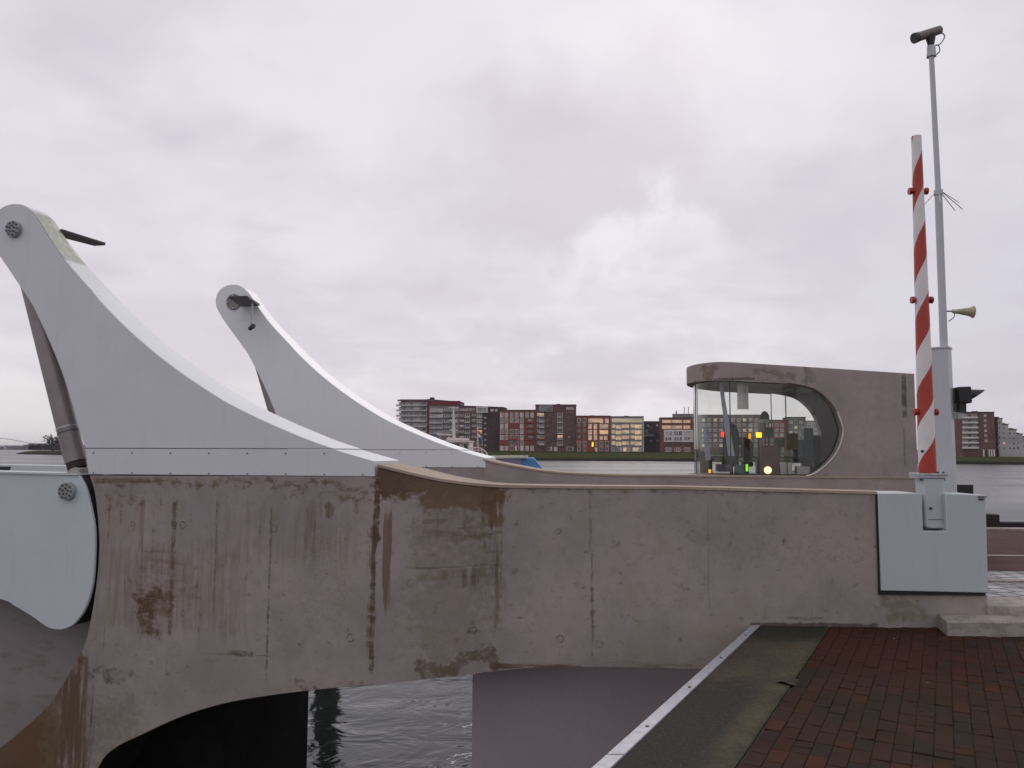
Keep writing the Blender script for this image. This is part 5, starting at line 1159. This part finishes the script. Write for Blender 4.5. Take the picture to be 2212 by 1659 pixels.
def inside():
    f = HF; y0 = HY
    P = lambda x, y, b: f.px(x, y, b)
    def bxp(x0, x1, ya, yb, b, d, name, mat, label, cat_, bevel=.006, group=None):
        p = P(x0, yb, b); q = P(x1, ya, b); return link(MB().box(f, p.x, q.x, b, b + d, max(p.z, zg + .0065), q.z), name, mat, fr=f, bevel=bevel, label=label, cat_=cat_, group=group)
    grey = plain('console_grey', (.16, .17, .17), .5); dk = plain('console_dark', (.030, .028, .027), .5); teal = plain('cabinet_green_grey', (.10, .145, .135), .5); whi = plain('paper_white', (.50, .48, .46), .7)
    brown = plain('dark_red_case', (.075, .022, .018), .5); chairm = plain('chair_black', (.016, .014, .014), .8)
    # desk with a low console
    p = P(1560, 1000, y0 + 1.0); t = thing('control_desk', 'long dark control desk inside the glass room', 'desk', f(2.75, y0 + 1.1, zg + .0065), f)
    zd = P(1600, 985, y0 + .9).z
    link(MB().box(f, 2.35, 3.85, y0 + .9, y0 + 1.35, zd - .03, zd), 'desk_top', plain('desk_wood', (.10, .07, .045), .5), t, bevel=.004)
    for a in (2.4, 3.1, 3.78): link(MB().box(f, a, a + .05, y0 + .95, y0 + 1.3, zg + .0065, zd - .031), 'leg', dk, t)
    def screen(x0, x1, ya, yb, b, label, nm, col_, es, ltr=None):
        p = P(x0, yb, b); q = P(x1, ya, b); o = thing(nm, label, 'signal lamp' if 'lamp' in nm else 'display', f((p.x + q.x) / 2, b, p.z), f)
        link(MB().box(f, p.x - .008, q.x + .008, b + .012, b + .08, p.z - .008, q.z + .008), 'case', dk, o, bevel=.004)
        m = plain('glow_' + nm, tuple(c * .5 for c in col_), .4, emit=col_, es=es); link(MB().box(f, p.x, q.x, b, b + .011, p.z, q.z), 'lit_face', m, o, smooth=0)
        pt = P((x0 + x1) / 2, yb + 1, b); z_ = zd if pt.z > zd else zg + .007
        if pt.z - .01 > z_: link(MB().box(f, pt.x - .012, pt.x + .012, b + .03, b + .055, z_, p.z - .009), 'stand', dk, o)
        return o
    o = screen(1557.5, 1568, 933, 944, y0 + .8, 'red lit traffic display inside the glass room', 'red_display', (1, .05, .02), 1.6)
    o = screen(1633, 1645, 934, 945, y0 + .95, 'bright yellow lit lamp box inside the glass room', 'yellow_lamp', (1, .62, .02), 1.8)
    screen(1617, 1622, 936, 948, y0 + 1.0, 'narrow amber lit lamp beside the yellow lamp in the glass room', 'amber_lamp', (1, .42, .02), .9)
    screen(1611, 1616, 1003, 1018, y0 + .5, 'small green glowing lamp low in the glass room', 'green_lamp', (.35, 1, .02), .8)
    screen(1500.5 + 30, 1536, 1014, 1022, y0 + .5, 'tiny amber lamp at the lower left corner of the glass room', 'amber_lamp', (1, .45, .05), 1.0)
    # round lamp
    b = y0 + .45; q = P(1658.5, 1015.5, b); o = thing('round_lamp', 'round glowing orange white lamp on a dark red case in the glass room', 'lamp', f(q.x, b, zg + .0065), f)
    link(MB().box(f, P(1645, 1000, b).x, P(1684, 1000, b).x, b, b + .25, zg + .0065, P(1650, 962, b).z), 'case', brown, o, bevel=.006)
    link(MB().tube([f(q.x, b - .03, q.z), f(q.x, b + .0, q.z)], .050, 24), 'lit_lens', plain('glow_lens', (.8, .4, .2), .3, emit=(1, .62, .33), es=2.2), o, bevel=.006)
    # high-backed office chairs
    def chair(x, yt, w_, b, label):
        p = P(x, yt, b); o = thing('office_chair', label, 'chair', f(p.x, b, zg + .0065), f, 'dark office chairs in the glass room'); s = w_ * b / FPX / 2; zt_ = p.z; zs = zg + .16
        mb = MB(); ring = [(-.8, 0), (-1, .25), (-1, .7), (-.7, .93), (0, 1), (.7, .93), (1, .7), (1, .25), (.8, 0)]
        mb.prism(f, [(p.x + a * s, zs + .03 + (zt_ - zs - .03) * k) for a, k in ring][::-1], b, b + .07); link(mb, 'backrest', chairm, o, bevel=.015)
        link(MB().box(f, p.x - s, p.x + s, b + .072, b + .36, zs - .05, zs + .02), 'seat', chairm, o, bevel=.02)
        link(MB().tube([f(p.x, b + .2, zg + .0065), f(p.x, b + .2, zs - .051)], .025, 10), 'stem', dk, o)
    chair(1580, 913, 32, y0 + .62, 'tall backed dark chair left in the glass room, beside the red display')
    chair(1615, 947, 24, y0 + .55, 'lower dark chair between the tall chair and the yellow lamp')
    # bell-shaped lamp on a stand
    b = y0 + 1.05; q = P(1652, 906, b); o = thing('bell_lamp', 'black bell shaped lamp on a tall stand in the glass room', 'lamp', f(q.x, b, zd), f)
    h = (P(1652, 888, b).z - q.z); link(MB().tube([f(q.x, b, q.z), f(q.x, b, q.z + h * .5), f(q.x, b, q.z + h * .85), f(q.x, b, q.z + h)], [.066, .062, .038, .008], 20), 'shade', chairm, o)
    link(MB().tube([f(q.x, b, q.z - .055), f(q.x, b, q.z - .001)], [.10, .075], 20), 'rim', whi, o); link(MB().tube([f(q.x, b, zd), f(q.x, b, q.z - .056)], .014, 8), 'stand', dk, o)
    bxp(1738, 1757, 925, 1000, y0 + 1.15, .3, 'tall_cabinet', teal, 'tall grey green cabinet at the right inside the glass room', 'cabinet')
    bxp(1714, 1735, 950, 1000, y0 + 1.1, .3, 'storage_cabinet', teal, 'shorter green grey cabinet left of the tall one in the glass room', 'cabinet')
    bxp(1698, 1724, 936, 972, y0 + 1.05, .04, 'notice_board', plain('ochre_board', (.20, .14, .05), .7), 'ochre notice board inside the glass room', 'board')
    bxp(1685, 1711, 1001, 1026, y0 + .5, .3, 'white_cupboard', whi, 'low white cupboard behind the glass, right of the orange lamp', 'cupboard')
    bxp(1722, 1750, 1008, 1026, y0 + .5, .25, 'white_cupboard', whi, 'smaller white cupboard at the glass foot by the oval edge', 'cupboard')
    bxp(1547, 1582, 1003, 1019, y0 + .55, .25, 'storage_box', plain('mauve_box', (.10, .09, .12), .6), 'mauve grey box low behind the glass on the left', 'box')
    bxp(1512, 1532, 976, 1022, y0 + .7, .2, 'waste_bin', plain('bin_beige', (.18, .15, .11), .7), 'beige bin standing by the curved glass on the left', 'bin')
    bxp(1588, 1612, 1004, 1024, y0 + .6, .2, 'storage_box', teal, 'green grey box behind the glass beside the green lamp', 'box')
    def hang(x0, x1, ya, yb, b, label):
        p = P(x0, yb, b); q = P(x1, ya, b); link(MB().box(f, p.x, q.x, b, b + .012, p.z, q.z), 'window_blind', plain('blind_fabric', (.60, .59, .58), .9), fr=f, smooth=0, label=label, cat_='blind', group='pale blinds hanging in the glass room')
    hang(1593, 1616, 822, 884, y0 + .22, 'long pale blind strip hanging from the roof in the glass room')
    hang(1697, 1713, 827, 843, y0 + .9, 'short pale blind under the roof, middle of the glass room')
    hang(1733, 1756, 833, 846, y0 + .9, 'short pale blind under the roof at the oval end of the room')
    def strap(x0, y0_, x1, y1_, w_, b, label):
        p = P(x0, y0_, b); q = P(x1, y1_, b); s_ = w_ / FPX * b
        link(MB().prism(f, [(p.x, p.z), (p.x + s_ * .5, p.z), (q.x + s_, q.z), (q.x, q.z)], b, b + .012), 'banner', plain('pale_blue_cloth', (.30, .34, .42), .9), fr=f, smooth=0, label=label, cat_='banner', group='narrow pale banners in the glass room')
    strap(1553, 826, 1573, 985, 14, y0 + .3, 'long narrow bluish banner slanting down inside the glass room')
    strap(1519, 925, 1524, 994, 12, y0 + .36, 'shorter narrow pale banner at the left inside the glass room')
    def monitor(x0, x1, ya, yb, b, label):
        p = P(x0, yb, b); q = P(x1, ya, b); z_ = max(p.z, zd + .05); o = thing('monitor', label, 'monitor', f((p.x + q.x) / 2, b, zd), f, 'dark monitors on the control desk')
        h = max(.12, q.z - p.z); link(MB().box(f, p.x, q.x, b, b + .03, z_, z_ + h), 'screen', dk, o, bevel=.004); m_ = (p.x + q.x) / 2
        link(MB().box(f, m_ - .02, m_ + .02, b + .031, b + .05, zd + .0005, z_ + .05), 'stand', dk, o, smooth=0)
    monitor(1594, 1612, 945, 962, y0 + 1.0, 'small dark monitor on the control desk beside the amber lamp')
    monitor(1650, 1671, 925, 944, y0 + 1.12, 'dark monitor on the control desk, right of the yellow lamp')
    monitor(1673, 1694, 946, 966, y0 + 1.05, 'dark monitor on the control desk below the notice board')
    def mug(x, b, label):
        a = P(x, 980, b).x; link(MB().tube([f(a, b, zd + .0005), f(a, b, zd + .09)], [.034, .036], 14), 'mug', whi, label=label, cat_='mug', group='white mugs on the control desk')
    for x, l in ((1628, 'white mug on the control desk under the yellow lamp'), (1700, 'white mug on the control desk under the notice board')): mug(x, y0 + .97, l)
    bxp(1560, 1592, 985, 1003, y0 + .75, .2, 'equipment_case', dk, 'flat dark equipment case above the mauve box in the glass room', 'case')
    bxp(1759, 1772, 940, 1010, y0 + 1.2, .25, 'tall_cabinet', dk, 'narrow dark cabinet at the far right of the glass room', 'cabinet')
inside()

# ------------------------------------------------------------------ fallen leaf on the pavement
p = gz(1703, 1475, .006); lm = plain('brown_leaf', (.030, .019, .008), .8)
mb = MB(); ring = []
for k in range(14):
    an = 2 * math.pi * k / 14; r = .06 * (1 + .25 * math.sin(3 * an)); ring.append((p.x + math.cos(an) * r * 1.2, p.y + math.sin(an) * r * .9, .012 + .012 * math.sin(2 * an)))
mb.add(ring + [(p.x, p.y, .02)] + [(x, y, z - .003) for x, y, z in ring], [(i, (i + 1) % 14, 14) for i in range(14)] + [tuple(range(15, 29))[::-1]] + [(i, i + 15, (i + 1) % 14 + 15, (i + 1) % 14) for i in range(14)])
link(mb, 'fallen_leaf', lm, smooth=0, label='single dark brown fallen leaf at the joint of bricks and concrete margin', cat_='leaf')

# ------------------------------------------------------------------ thin river haze
mh = bpy.data.materials.new('haze_air'); mh.use_nodes = True; th_ = mh.node_tree; th_.nodes.remove(th_.nodes['Principled BSDF'])
pv = th_.nodes.new('ShaderNodeVolumePrincipled'); pv.inputs['Color'].default_value = (.93, .92, .96, 1); pv.inputs['Density'].default_value = .00009; pv.inputs['Anisotropy'].default_value = .2
th_.links.new(pv.outputs[0], th_.nodes['Material Output'].inputs['Volume'])
link(MB().box(W, -4990, 4990, -290, 8990, WATER - 2.0, 60), 'haze', mh, kind='stuff', smooth=0)
